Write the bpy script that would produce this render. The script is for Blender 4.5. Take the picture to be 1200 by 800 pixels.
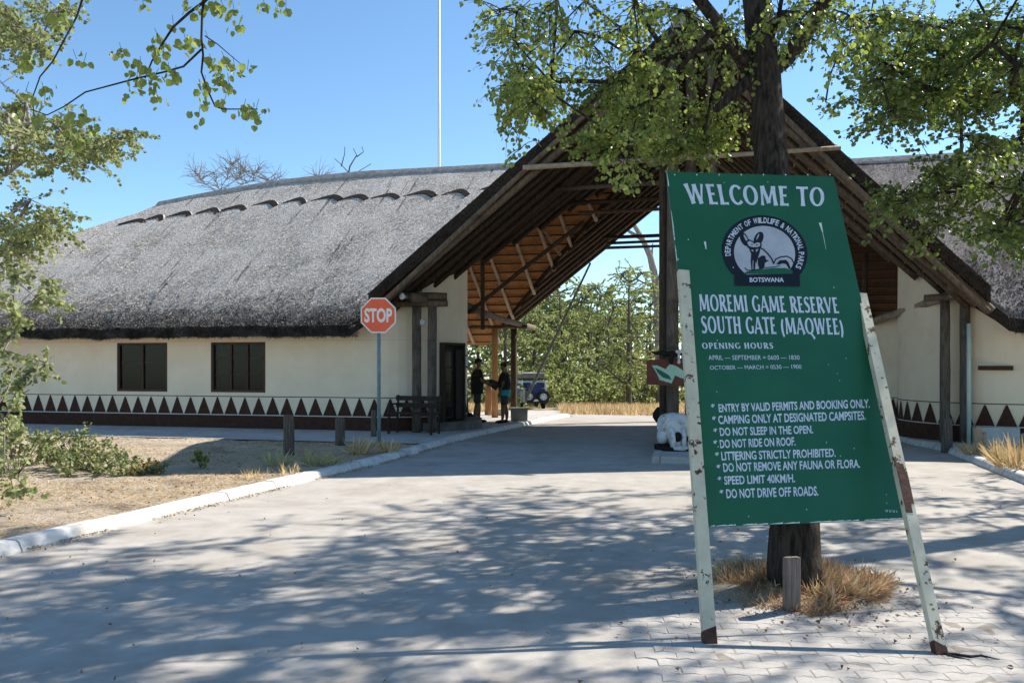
import bpy, bmesh, math, random
import numpy as np
from mathutils import Vector, Matrix

for _o in list(bpy.data.objects): bpy.data.objects.remove(_o)
sc = bpy.context.scene
COL = sc.collection
R = math.radians
rng = np.random.default_rng(7)
random.seed(7)

# ------------------------------------------------------------------ camera, sky, sun, exposure
CAMH = 1.6
cd = bpy.data.cameras.new('camera'); cam = bpy.data.objects.new('camera', cd); COL.objects.link(cam)
cam.location = (0, 0, CAMH); cam.rotation_euler = (R(90), 0, 0)
cd.sensor_width = 36; cd.lens = 30.0; cd.shift_y = 26/1200; cd.clip_end = 3000; cd.clip_start = 0.05
sc.camera = cam
SUN = Vector((8.2, 4.5, 8.0)).normalized()
w = bpy.data.worlds.new('World'); sc.world = w; w.use_nodes = True
nt = w.node_tree; bg = nt.nodes['Background']
sky = nt.nodes.new('ShaderNodeTexSky'); sky.sky_type = 'NISHITA'; sky.sun_disc = False
sky.sun_elevation = math.asin(SUN.z); sky.sun_rotation = math.atan2(SUN.x, SUN.y)
sky.altitude = 950; sky.air_density = 1.0; sky.dust_density = 0.15; sky.ozone_density = 2.6
tint = nt.nodes.new('ShaderNodeMix'); tint.data_type = 'RGBA'; tint.blend_type = 'MULTIPLY'; tint.inputs[0].default_value = 1; tint.inputs[7].default_value = (.83, .975, 1.0, 1)
nt.links.new(sky.outputs[0], tint.inputs[6]); nt.links.new(tint.outputs[2], bg.inputs[0]); bg.inputs[1].default_value = 0.108
sl = bpy.data.lights.new('sun', 'SUN'); sl.energy = 4.6; sl.angle = R(0.53); sl.color = (1, .94, .85)
so = bpy.data.objects.new('sun', sl); COL.objects.link(so)
so.rotation_euler = SUN.to_track_quat('Z', 'Y').to_euler(); so.location = (20, 11, 20)
sc.view_settings.view_transform = 'Standard'; sc.view_settings.look = 'None'
sc.view_settings.exposure = 0.98; sc.view_settings.gamma = 1

# ------------------------------------------------------------------ frames
P0 = Vector((-7.54, 20.1, 0)); U = Vector((.970, -.2436, 0)).normalized(); N = Vector((-U.y, U.x, 0))
ROTB = math.atan2(U.y, U.x)
def L(s, t, z=0): return P0 + U*s + N*t + Vector((0, 0, z))
def toL(x, y): d = Vector((x, y, 0))-P0; return d.dot(U), d.dot(N)
def gt(t):
    if t < 0: return 0.0
    if t < 10: return -.02*t
    if t < 46: return -.2-.036*(t-10)
    return -1.496
def gz(x, y): return gt(toL(x, y)[1])
def PX(px, py, d): return Vector(((px-600)/1000*d, d, CAMH-(py-426)/1000*d))
def GP(px, py, z=0.0):
    d = 1000*(CAMH-z)/(py-426); return Vector(((px-600)/1000*d, d, z))

# ------------------------------------------------------------------ materials
MATS = {}
def mat(name, c1, c2=None, rough=.8, scale=5.0, detail=6, stretch=(1, 1, 1), bump=0.0, bscale=None, dist=.02,
        c3=None, c3scale=1.0, c3lo=.55, c3hi=.7, metal=0, spec=.3, lo=.35, hi=.65, transl=0, island=0.0, coords='Object', c3st=None):
    if name in MATS: return MATS[name]
    m = bpy.data.materials.new(name); m.use_nodes = True; n = m.node_tree.nodes; l = m.node_tree.links
    b = n['Principled BSDF']; b.inputs['Roughness'].default_value = rough; b.inputs['Metallic'].default_value = metal
    b.inputs['Specular IOR Level'].default_value = spec
    tc = n.new('ShaderNodeTexCoord'); mp = n.new('ShaderNodeMapping'); mp.inputs['Scale'].default_value = stretch
    l.new(tc.outputs[coords], mp.inputs[0])
    nz = n.new('ShaderNodeTexNoise'); nz.inputs['Scale'].default_value = scale; nz.inputs['Detail'].default_value = detail
    nz.inputs['Roughness'].default_value = .65
    l.new(mp.outputs[0], nz.inputs['Vector'])
    rp = n.new('ShaderNodeValToRGB'); rp.color_ramp.elements[0].position = lo; rp.color_ramp.elements[1].position = hi
    rp.color_ramp.elements[0].color = (*c1, 1); rp.color_ramp.elements[1].color = (*(c2 or c1), 1)
    l.new(nz.outputs[0], rp.inputs[0]); out = rp.outputs[0]
    if c3:
        n3 = n.new('ShaderNodeTexNoise'); n3.inputs['Scale'].default_value = c3scale; n3.inputs['Detail'].default_value = 8
        n3.inputs['Roughness'].default_value = .7
        m3 = n.new('ShaderNodeMapping'); m3.inputs['Scale'].default_value = c3st or (1, 1, 1)
        l.new(tc.outputs[coords], m3.inputs[0]); l.new(m3.outputs[0], n3.inputs['Vector'])
        r3 = n.new('ShaderNodeValToRGB'); r3.color_ramp.elements[0].position = c3lo; r3.color_ramp.elements[1].position = c3hi
        l.new(n3.outputs[0], r3.inputs[0])
        mx = n.new('ShaderNodeMix'); mx.data_type = 'RGBA'; l.new(r3.outputs[0], mx.inputs[0]); l.new(out, mx.inputs[6])
        mx.inputs[7].default_value = (*c3, 1); out = mx.outputs[2]
    if island:
        g = n.new('ShaderNodeNewGeometry'); hs = n.new('ShaderNodeHueSaturation')
        ma = n.new('ShaderNodeMapRange'); ma.inputs[3].default_value = 1-island; ma.inputs[4].default_value = 1+island
        l.new(g.outputs['Random Per Island'], ma.inputs[0]); l.new(ma.outputs[0], hs.inputs['Value'])
        mh = n.new('ShaderNodeMapRange'); mh.inputs[3].default_value = .5-.03*(transl > 0); mh.inputs[4].default_value = .5+.02*(transl > 0)
        ms = n.new('ShaderNodeMath'); ms.operation = 'FRACT'; mm = n.new('ShaderNodeMath'); mm.operation = 'MULTIPLY'; mm.inputs[1].default_value = 7.31
        l.new(g.outputs['Random Per Island'], mm.inputs[0]); l.new(mm.outputs[0], ms.inputs[0]); l.new(ms.outputs[0], mh.inputs[0]); l.new(mh.outputs[0], hs.inputs['Hue'])
        l.new(out, hs.inputs['Color']); out = hs.outputs[0]
    l.new(out, b.inputs['Base Color'])
    if bump:
        bn = n.new('ShaderNodeTexNoise'); bn.inputs['Scale'].default_value = bscale or scale; bn.inputs['Detail'].default_value = 8
        bn.inputs['Roughness'].default_value = .7
        l.new(mp.outputs[0], bn.inputs['Vector'])
        bp = n.new('ShaderNodeBump'); bp.inputs['Strength'].default_value = bump; bp.inputs['Distance'].default_value = dist
        l.new(bn.outputs[0], bp.inputs['Height']); l.new(bp.outputs[0], b.inputs['Normal'])
    if transl:
        tr = n.new('ShaderNodeBsdfTranslucent'); bt = n.new('ShaderNodeMix'); bt.data_type = 'RGBA'; bt.blend_type = 'MULTIPLY'; bt.inputs[0].default_value = 1; bt.inputs[7].default_value = (1.45, 1.6, .9, 1) if island and name in ('leaf', 'leaf_dark') else (1.1, 1.15, .9, 1) if 'leaf' in name else (1, 1, 1, 1)
        l.new(out, bt.inputs[6]); l.new(bt.outputs[2], tr.inputs[0]); ad = n.new('ShaderNodeMixShader'); ad.inputs[0].default_value = transl
        l.new(b.outputs[0], ad.inputs[1]); l.new(tr.outputs[0], ad.inputs[2]); l.new(ad.outputs[0], n['Material Output'].inputs[0])
    MATS[name] = m; return m

def M(k): return MATS[k]
mat('thatch', (.22, .20, .18), (.84, .77, .69), .7, 26, 10, (1.5, .8, .8), 1.0, 34, .06, (.10, .09, .085), 2.4, .585, .64, lo=.36, hi=.58, spec=.3, c3st=(2.6, .16, .16))
mat('thatch_shaded', (.09, .08, .078), (.36, .325, .31), .85, 22, 10, (1.5, .8, .8), 1.0, 34, .06, (.06, .052, .05), 2.0, .5, .64, lo=.36, hi=.6, spec=.15, c3st=(1.6, .3, .3))  # darker copy of thatch: tree shade on the right wing put into the colour
mat('straw_shaded', (.16, .145, .14), (.40, .37, .36), .8, 3, 4, island=.5, spec=.15, transl=.2)  # loose straw for the right wing, with the same tree shade in its colour
mat('thatch_straw', (.40, .365, .315), (.76, .69, .60), .6, 3, 4, island=.4, spec=.3, transl=.35)
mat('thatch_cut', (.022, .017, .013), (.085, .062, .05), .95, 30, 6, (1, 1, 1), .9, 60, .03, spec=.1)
mat('reed_under', (.20, .085, .03), (.46, .215, .085), .9, 8, 8, (8, 1.2, 1.2), .8, 14, .03, (.10, .045, .02), .9, .5, .75, spec=.15)
mat('reed_dark', (.04, .022, .012), (.13, .065, .032), .9, 8, 8, (8, 1.2, 1.2), .8, 14, .03, (.05, .025, .012), .9, .45, .75, spec=.15)  # shaded copy of reed_under: the dimness under the roof is in the colour
mat('ridge_cap', (.20, .185, .17), (.40, .375, .35), .9, 8, 8, (1, 1, 1), .6, 20, .02, spec=.1)
mat('plaster', (.77, .63, .46), (.83, .71, .535), .85, 1.6, 8, (1, 1, 1), .25, 60, .01, (.50, .44, .33), 1.3, .60, .85, spec=.2)
mat('brown_paint', (.050, .024, .017), (.080, .037, .026), .8, 9, 6, bump=.2, bscale=60, spec=.1, c3=(.12, .065, .048), c3scale=3, c3lo=.60, c3hi=.75)
mat('dark_line', (.03, .022, .02), spec=.2)
mat('white_line', (.62, .6, .55), spec=.2)
mat('pole', (.085, .060, .040), (.19, .14, .095), .85, 6, 8, (4, 4, .6), .7, 14, .02, (.05, .035, .025), 2.5, .52, .7)
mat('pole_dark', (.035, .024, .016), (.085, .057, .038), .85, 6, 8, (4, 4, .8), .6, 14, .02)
mat('pole_pale', (.26, .19, .13), (.40, .31, .225), .85, 6, 8, (2, 2, 2), .6, 14, .02, (.16, .11, .07), 2.5, .52, .7)
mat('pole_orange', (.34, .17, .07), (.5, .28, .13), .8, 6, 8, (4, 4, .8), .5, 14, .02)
mat('post_grey', (.075, .058, .045), (.19, .155, .125), .9, 7, 9, (7, 7, .5), .9, 14, .03, (.06, .045, .035), 3, .5, .68)
mat('concrete', (.40, .385, .36), (.52, .50, .47), .9, 3, 9, (1, 1, 1), .5, 50, .01, (.30, .27, .23), 1.4, .5, .75, spec=.2)
mat('kerb', (.50, .49, .47), (.70, .69, .67), .9, 6, 9, (1, 1, 1), .5, 60, .008, (.34, .30, .25), 2.2, .52, .72, spec=.2)
mat('road', (.365, .335, .295), (.48, .447, .405), .92, 3.0, 10, (1, 1, 1), .55, 90, .008, (.31, .27, .225), .9, .47, .75, spec=.15, lo=.3, hi=.7)
mat('paver', (.37, .345, .315), (.475, .45, .42), .92, 9, 10, (1, 1, 1), .5, 70, .006, (.33, .28, .23), 1.9, .5, .75, spec=.15)
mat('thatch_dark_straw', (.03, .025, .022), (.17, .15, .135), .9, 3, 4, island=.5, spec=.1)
mat('joint_sand', (.28, .24, .20), (.38, .335, .285), .95, 20, 8, bump=.6, bscale=90, spec=.1)
mat('dirt', (.46, .375, .285), (.69, .58, .44), .95, 3.2, 12, (1, 1, 1), 1.0, 26, .07, (.24, .185, .15), 1.6, .52, .66, spec=.1)
mat('sand', (.42, .35, .26), (.56, .48, .37), .95, 1.2, 10, (1, 1, 1), .6, 9, .05, spec=.1)
mat('straw', (.52, .37, .17), (.70, .54, .30), .9, 3, 4, island=.35, spec=.2, transl=.25)
mat('straw_brown', (.38, .23, .12), (.70, .53, .31), .9, 4, 4, island=.45, spec=.15, transl=.2)
mat('bark', (.030, .024, .020), (.135, .108, .09), .95, 9, 10, (3.2, 3.2, .45), 1.0, 16, .12, spec=.1, lo=.36, hi=.6)
mat('bark_far', (.06, .05, .042), (.13, .11, .09), .95, 3, 6, (3, 3, .5), .5, 5, .1, spec=.1)
mat('bark_grey', (.20, .17, .15), (.34, .30, .27), .95, 3, 6, (3, 3, .5), .5, 5, .1, spec=.1)
mat('leaf', (.14, .175, .048), (.28, .315, .10), .34, 1.3, 3, transl=.5, island=.35, spec=.35)
mat('leaf_dark', (.08, .115, .032), (.17, .21, .065), .36, 1.3, 3, transl=.42, island=.4, spec=.35)
mat('leaf_light', (.19, .22, .09), (.35, .375, .18), .6, 1.2, 3, transl=.42, island=.4, spec=.3)
mat('leaf_far', (.25, .285, .115), (.45, .48, .215), .6, .25, 3, transl=.48, island=.35, spec=.2)
mat('leaf_far_dark', (.17, .20, .085), (.32, .35, .15), .6, .3, 3, transl=.35, island=.4, spec=.2)
mat('leaf_grey', (.22, .21, .17), (.34, .32, .26), .8, .5, 3, island=.3, spec=.1)
mat('leaf_red', (.30, .12, .05), (.34, .30, .10), .6, 3, 3, transl=.3, island=.3)
mat('leaf_litter', (.16, .08, .05), (.36, .2, .12), .9, 3, 3, island=.5)
mat('sign_green', (.010, .094, .043), (.014, .112, .053), .42, 2, 5, bump=.05, bscale=4, dist=.01, spec=.35, c3=(.03, .15, .10), c3scale=5.5, c3lo=.66, c3hi=.8)
mat('sign_white', (.50, .56, .66), (.62, .67, .74), .6, 14, 6, c3=(.2, .36, .33), c3scale=45, c3lo=.62, c3hi=.72)
mat('chip', (.45, .58, .52), (.7, .75, .72), .7, 20, 4)
mat('emblem_black', (.006, .007, .013), (.010, .012, .02), .5, 5, 4)
mat('emblem_grey', (.36, .38, .42), (.44, .46, .5), .6, 6, 5)
mat('rusty_paint', (.46, .42, .31), (.60, .555, .42), .75, 5, 6, (1, 1, 1), .3, 30, .004, (.07, .032, .02), 13, .575, .605, spec=.3)
mat('rust', (.045, .022, .018), (.11, .05, .035), .9, 20, 6, bump=.5, bscale=50)
mat('steel_blue', (.13, .19, .22), (.22, .29, .32), .5, 6, 6, c3=(.07, .05, .04), c3scale=9, c3lo=.6, c3hi=.7)
mat('stop_red', (.90, .12, .045), (.93, .15, .065), .45, 4, 4, c3=(.86, .17, .09), c3scale=5, c3lo=.5, c3hi=.8)
mat('sign_paint', (.80, .79, .75), (.86, .85, .82), .5, 8, 4)
mat('frame_brown', (.040, .016, .010), (.07, .028, .018), .6, 10, 4)
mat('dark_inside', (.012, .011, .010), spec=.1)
mat('grey_paint', (.42, .43, .42), (.52, .53, .52), .6, 5, 6, c3=(.3, .29, .27), c3scale=4, c3lo=.55, c3hi=.75)
mat('pipe', (.42, .52, .47), (.5, .6, .54), .6, 5)
mat('boom_grey', (.22, .22, .20), (.34, .34, .31), .6, 5)
mat('block_grey', (.19, .19, .165), (.25, .25, .22), .8, 5)
mat('bone', (.50, .50, .52), (.70, .69, .67), .7, 5, 8, bump=.6, bscale=9, dist=.03, c3=(.24, .21, .17), c3scale=7, c3lo=.52, c3hi=.66)
mat('bone_dark', (.02, .017, .015), spec=.1)
mat('board_brown', (.10, .028, .020), (.15, .045, .03), .6, 5, 6)
mat('map_green', (.28, .50, .40), (.36, .58, .47), .6, 8, 4)
mat('map_dark', (.02, .12, .07), spec=.3)
mat('skin', (.16, .085, .05), (.20, .11, .07), .6, 6)
mat('cloth_black', (.014, .013, .014), (.024, .022, .023), .9, 20)
mat('cloth_teal', (.02, .28, .33), (.04, .36, .40), .8, 12)
mat('cloth_grey', (.04, .04, .042), (.06, .06, .062), .9, 12)
mat('truck_blue', (.018, .04, .13), (.03, .06, .17), .35, 3)
mat('truck_white', (.62, .64, .64), (.7, .71, .7), .4, 3)
mat('tyre', (.02, .02, .02), (.045, .043, .04), .85, 8)
mat('canvas', (.16, .13, .09), (.25, .21, .15), .9, 6)
mat('red_lamp', (.35, .02, .02), spec=.5)
mat('wood_dark', (.02, .014, .010), (.045, .03, .02), .8, 6, 6, (4, 4, .8))
mat('mast', (.62, .64, .66), (.72, .73, .74), .4, 3)
mat('grey_cloth', (.30, .29, .26), (.42, .40, .36), .9, 8)
mat('glass', (.006, .006, .005), rough=.12, spec=.3)

_g = M('glass').node_tree; _tr = _g.nodes.new('ShaderNodeBsdfTransparent'); _tr.inputs[0].default_value = (.75, .78, .76, 1); _mx = _g.nodes.new('ShaderNodeMixShader'); _mx.inputs[0].default_value = .45
_g.links.new(_tr.outputs[0], _mx.inputs[1]); _g.links.new(_g.nodes['Principled BSDF'].outputs[0], _mx.inputs[2]); _g.links.new(_mx.outputs[0], _g.nodes['Material Output'].inputs[0])
# ------------------------------------------------------------------ object helpers
def link(o): COL.objects.link(o); return o
def thing(name, label, cat, loc=(0, 0, 0), rz=0, group=None):
    o = bpy.data.objects.new(name, None); o.empty_display_size = .2; link(o)
    o.location = loc; o.rotation_euler = (0, 0, rz); tag(o, label, cat, group); return o
def tag(o, label=None, cat=None, group=None, kind=None):
    if label: o['label'] = label
    if cat: o['category'] = cat
    if group: o['group'] = group
    if kind: o['kind'] = kind
    return o
def WM(o):
    m = Matrix.Identity(4); ch = []
    while o: ch.append(o); o = o.parent
    for q in reversed(ch): m = m @ Matrix.LocRotScale(q.location, q.rotation_euler, q.scale)
    return m
class MB:
    def __init__(s): s.v = []; s.f = []; s.m = []; s.mats = []
    def mi(s, m):
        if m not in s.mats: s.mats.append(m)
        return s.mats.index(m)
    def add(s, vs, fs, m=None):
        b = len(s.v); s.v += [tuple(v) for v in vs]; k = s.mi(m) if m else 0
        s.f += [tuple(b+i for i in f) for f in fs]; s.m += [k]*len(fs); return s
    def box(s, c, d, m=None, rot=None, taper=1.0):
        c = Vector(c); vs = []
        for z in (-1, 1):
            for x, y in ((-1, -1), (1, -1), (1, 1), (-1, 1)):
                k = taper if z > 0 else 1
                v = Vector((x*d[0]/2*k, y*d[1]/2*k, z*d[2]/2))
                if rot: v = rot @ v
                vs.append(c+v)
        return s.add(vs, [(0, 3, 2, 1), (4, 5, 6, 7), (0, 1, 5, 4), (1, 2, 6, 5), (2, 3, 7, 6), (3, 0, 4, 7)], m)
    def tube(s, pts, rad, n=6, m=None, cap=True, noise=0):
        pts = [Vector(p) for p in pts]; k = len(pts)
        if not hasattr(rad, '__len__'): rad = [rad]*k
        vs = []; fs = []; ref = None
        for i, p in enumerate(pts):
            t = (pts[min(i+1, k-1)]-pts[max(i-1, 0)]); t = t.normalized() if t.length > 1e-9 else Vector((0, 0, 1))
            if ref is None: ref = Vector((1, 0, 0)) if abs(t.x) < .8 else Vector((0, 1, 0))
            a = (ref-t*ref.dot(t)).normalized(); ref = a; b = t.cross(a)
            for j in range(n):
                th = 2*math.pi*j/n; r = rad[i]*(1+(random.uniform(-noise, noise) if noise else 0))
                vs.append(p+(a*math.cos(th)+b*math.sin(th))*r)
        for i in range(k-1):
            for j in range(n):
                q = (j+1) % n; fs.append((i*n+j, i*n+q, (i+1)*n+q, (i+1)*n+j))
        if cap: fs.append(tuple(range(n-1, -1, -1))); fs.append(tuple(range((k-1)*n, k*n)))
        return s.add(vs, fs, m)
    def prism(s, poly, z0, z1, m=None):
        n = len(poly); vs = [(p[0], p[1], z0) for p in poly]+[(p[0], p[1], z1) for p in poly]
        return s.add(vs, [tuple(range(n-1, -1, -1)), tuple(range(n, 2*n))]+[(i, (i+1) % n, n+(i+1) % n, n+i) for i in range(n)], m)
    def sphere(s, c, r, m=None, seg=10, ring=7, f=None):
        c = Vector(c); r = Vector(r) if hasattr(r, '__len__') else Vector((r, r, r)); vs = []
        for i in range(ring+1):
            ph = math.pi*i/ring
            for j in range(seg):
                th = 2*math.pi*j/seg; d = Vector((math.sin(ph)*math.cos(th), math.sin(ph)*math.sin(th), math.cos(ph)))
                k = f(d) if f else 1; vs.append(c+Vector((d.x*r.x, d.y*r.y, d.z*r.z))*k)
        fs = [(i*seg+j, (i+1)*seg+j, (i+1)*seg+(j+1) % seg, i*seg+(j+1) % seg) for i in range(ring) for j in range(seg)]
        return s.add(vs, fs, m)
    def mesh(s, name, smooth=False):
        me = bpy.data.meshes.new(name); me.from_pydata(s.v, [], s.f)
        for m in s.mats: me.materials.append(m)
        if len(s.mats) > 1: me.polygons.foreach_set('material_index', s.m)
        if smooth: me.polygons.foreach_set('use_smooth', [True]*len(s.f))
        me.update(); return me
    def build(s, name, m=None, parent=None, world=False, smooth=False, **kw):
        """verts are in the parent's frame, or in world space with world=True"""
        me = s.mesh(name, smooth)
        if not s.mats and m: me.materials.append(m)
        if world and parent is not None: me.transform(WM(parent).inverted())
        o = link(bpy.data.objects.new(name, me)); o.parent = parent; tag(o, **kw); return o
def inst(me, name, loc, rz=0, parent=None, rot=None, scale=None, **kw):
    o = link(bpy.data.objects.new(name, me)); o.location = loc; o.rotation_euler = rot or (0, 0, rz); o.parent = parent
    if scale: o.scale = scale if hasattr(scale, '__len__') else (scale,)*3
    tag(o, **kw); return o
def bevel(o, w=.01, seg=2):
    b = o.modifiers.new('bevel', 'BEVEL'); b.width = w; b.segments = seg; b.limit_method = 'ANGLE'; return o
def polemesh(a, b, r, r2=None, m=None, n=7, bend=.03, noise=.06, seg=4):
    a = Vector(a); b = Vector(b); mb = MB(); r2 = r2 or r; pts = []
    d = b-a; ln = d.length; off = Vector((random.uniform(-1, 1), random.uniform(-1, 1), random.uniform(-1, 1)))*bend*ln*.12
    for i in range(seg+1):
        k = i/seg; pts.append(a+d*k+off*math.sin(math.pi*k))
    mb.tube(pts, [r+(r2-r)*i/seg for i in range(seg+1)], n, m, noise=noise); return mb

# -------- leaves / blades in one mesh (numpy)
LEAF = np.array([(0, 0, 0), (-.40, .22, .10), (-.36, .68, .12), (0, 1, 0), (.36, .68, .12), (.40, .22, .10)])
def leafmesh(name, C, D, Nn, S, wid=1.0, m=None, shape=LEAF, faces=((0, 1, 2, 3), (0, 3, 4, 5))):
    """C centres, D unit directions, Nn normals, S sizes"""
    n = len(C); D = D/np.linalg.norm(D, axis=1, keepdims=True)
    X = np.cross(D, Nn); X /= np.linalg.norm(X, axis=1, keepdims=True)+1e-9; Z = np.cross(X, D)
    k = len(shape); V = np.empty((n, k, 3))
    for i, (x, y, z) in enumerate(shape):
        V[:, i] = C+(X*(x*wid)+D*y+Z*z)*S[:, None]
    me = bpy.data.meshes.new(name); nf = len(faces); fl = len(faces[0])
    me.vertices.add(n*k); me.vertices.foreach_set('co', V.reshape(-1).astype(np.float32))
    idx = (np.array(faces)[None]+(np.arange(n)*k)[:, None, None]).reshape(-1)
    me.loops.add(len(idx)); me.loops.foreach_set('vertex_index', idx.astype(np.int32))
    me.polygons.add(n*nf); me.polygons.foreach_set('loop_start', (np.arange(n*nf)*fl).astype(np.int32))
    me.polygons.foreach_set('loop_total', np.full(n*nf, fl, np.int32))
    me.materials.append(m); me.update(calc_edges=True); me.validate(); return me
def rdir(n, up=0.0, r=rng):
    d = r.normal(size=(n, 3)); d[:, 2] += up; return d/np.linalg.norm(d, axis=1, keepdims=True)
BLADE = np.array([(-.5, 0, 0), (.5, 0, 0), (.3, .6, .04), (0, 1, .16)])
def blades(name, C, D, S, wid, m):
    Nn = rdir(len(C)); sh = BLADE.copy(); return leafmesh(name, C, D, Nn, S, wid, m, sh, ((0, 1, 2, 3),))

# ------------------------------------------------------------------ THE SETTING: ground, road, kerbs
def gridmesh(name, fn, ni, nj, m, kind='structure', smooth=True, parent=None):
    mb = MB(); vs = [fn(i/ni, j/nj) for i in range(ni+1) for j in range(nj+1)]
    fs = [(i*(nj+1)+j, (i+1)*(nj+1)+j, (i+1)*(nj+1)+j+1, i*(nj+1)+j+1) for i in range(ni) for j in range(nj)]
    mb.add(vs, fs); o = mb.build(name, m, parent, smooth=smooth); 
    if parent is None: o['kind'] = kind
    return o
def gfun(a, b):
    s = -40+a*100 if False else None
    t = [-60, -20, -10, 0, 3, 6, 10, 14, 20, 30, 40, 46, 80, 200, 900][int(round(b*14))]
    s = [-900, -120, -40, -15, -5, 0, 6, 12, 18, 25, 40, 120, 900][int(round(a*12))]
    return L(s, t, gt(t)-.05)
g = gridmesh('ground', gfun, 12, 14, M('sand'))

from mathutils import noise as mn
def kl(t):   # left kerb line s(t)
    if t > -5: return 6.85
    return 6.85-.42*min(1, (-5-t)/6)-max(0, (-11-t))*.03
def kr(t): return 15.75 if t > 1 else 15.75+.3*min(1, (1-t)/1.6)+max(0, (-6-t))*.04
def roadf(a, b):
    t = -30+a*43.5; s = kl(t)-.02+(kr(t)-kl(t)+.04)*b
    p = L(s, t, gt(t)); p.z += .004*mn.noise(p*.9)+.004*mn.noise(p*3.1); return p
gridmesh('road', roadf, 200, 44, M('road'))
# pale hard sand beyond the gate (sheet laid above the ground)
gridmesh('track', lambda a, b: L(-10+a*40, 13.4+b*2.6, gt(13.4+b*2.6)-.012+.01*mn.noise(Vector((a*30, b*3, 0)))), 40, 4, M('road'))
gridmesh('track', lambda a, b: L(2+a*7+b*3, 15.9+b*30, gt(15.9+b*30)-.02), 8, 20, M('sand'))

def kerb_line(fn, ts, side, setname):
    root = bpy.data.objects.new(setname, None); link(root); root['kind'] = 'structure'
    for k in range(len(ts)-1):
        t0, t1 = ts[k]+.006, ts[k+1]-.006; mb = MB(); vs = []; jz = random.uniform(-.006, .006); js = random.uniform(-.008, .008)
        prof = [(0, -.05), (.0, .02), (.035, .085), (.06, .10), (.17, .105), (.185, .09), (.185, -.05)]
        nseg = 2
        for i in range(nseg+1):
            t = t0+(t1-t0)*i/nseg
            for (o, z) in prof: vs.append(L(fn(t)-side*(o+js), t, gt(t)+z+jz+random.uniform(-.002, .002)))
        n = len(prof)
        fs = [((i*n+j), (i*n+j+1), ((i+1)*n+j+1), ((i+1)*n+j)) for i in range(nseg) for j in range(n-1)]
        fs += [tuple(range(n-1, -1, -1)), tuple(range(nseg*n, nseg*n+n))]
        mb.add(vs, fs); mb.build('kerb_stone', M('kerb'), root)
kerb_line(kl, [-24+i*.95 for i in range(39)], 1, 'kerb')
kerb_line(kr, [-24+i*.95 for i in range(39)], -1, 'kerb')

def vergef(side):
    def f(a, b):
        t = -24+a*22.3; fn = kl if side > 0 else kr
        s = fn(t)-side*(.17+ (b**1.6)*55); p = L(s, t, 0)
        h = .085+.03*mn.noise(p*.8)+.018*mn.noise(p*3.3)+.008*mn.noise(p*9) if b > .0 else .095
        if a > .97: h = .09
        p.z = h; return p
    return f
gridmesh('verge', vergef(1), 190, 150, M('dirt')); gridmesh('verge', vergef(-1), 120, 80, M('dirt'))
# concrete apron before and under the building
gridmesh('pavement', lambda a, b: L(-16+(kl(0)-.16+16)*b, -2.6+a*15.3, .108+gt(-2.6+a*15.3)+.003*mn.noise(Vector((a*20, b*20, 0)))), 30, 30, M('concrete'))
gridmesh('pavement', lambda a, b: L(kr(-1.75+a*14.5)+.16+14*b, -1.75+a*14.5, .105+gt(-1.75+a*14.5)), 30, 20, M('concrete'))
# traffic island in the middle of the gate
isl = bpy.data.objects.new('traffic_island', None); link(isl); isl['kind'] = 'structure'
ic = [(11.02, -3.75), (12.6, -3.75), (12.9, 12.6), (10.35, 12.6)]
mb = MB(); 
def il(k, t): 
    a = (t+3.75)/16.35; return (ic[0][0]+(ic[3][0]-ic[0][0])*a, ic[1][0]+(ic[2][0]-ic[1][0])*a)[k]
vs = []; fs = []
for i in range(13):
    t = -3.6+i*16.2/12; vs += [L(il(0, t)+.13, t, .10+gt(t)), L(il(1, t)-.13, t, .10+gt(t))]
fs = [(2*i, 2*i+1, 2*i+3, 2*i+2) for i in range(12)]
mb.add(vs, fs); mb.build('island_slab', M('concrete'), isl)
for side in (0, 1):
    for i in range(16):
        t0 = -3.74+i*1.02+.006; t1 = t0+1.0; mb = MB(); sg = 1 if side == 0 else -1
        q = []
        for t in (t0, t1):
            e = il(side, t); q += [L(e, t, gt(t)-.05), L(e+sg*.03, t, gt(t)+.105), L(e+sg*.15, t, gt(t)+.108), L(e+sg*.15, t, gt(t)-.05)]
        mb.add(q, [(0, 1, 2, 3), (4, 7, 6, 5), (0, 4, 5, 1), (1, 5, 6, 2), (2, 6, 7, 3)]); mb.build('kerb_stone', M('concrete'), isl)
for i in range(2):
    s0 = 11.18+i*.64; mb = MB(); mb.add([L(s0, -3.76, -.05), L(s0+.62, -3.76, -.05), L(s0+.62, -3.74, .105), L(s0, -3.74, .105), L(s0, -3.6, .108), L(s0+.62, -3.6, .108)], [(0, 1, 2, 3), (3, 2, 5, 4)]); mb.build('kerb_stone', M('concrete'), isl)

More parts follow.
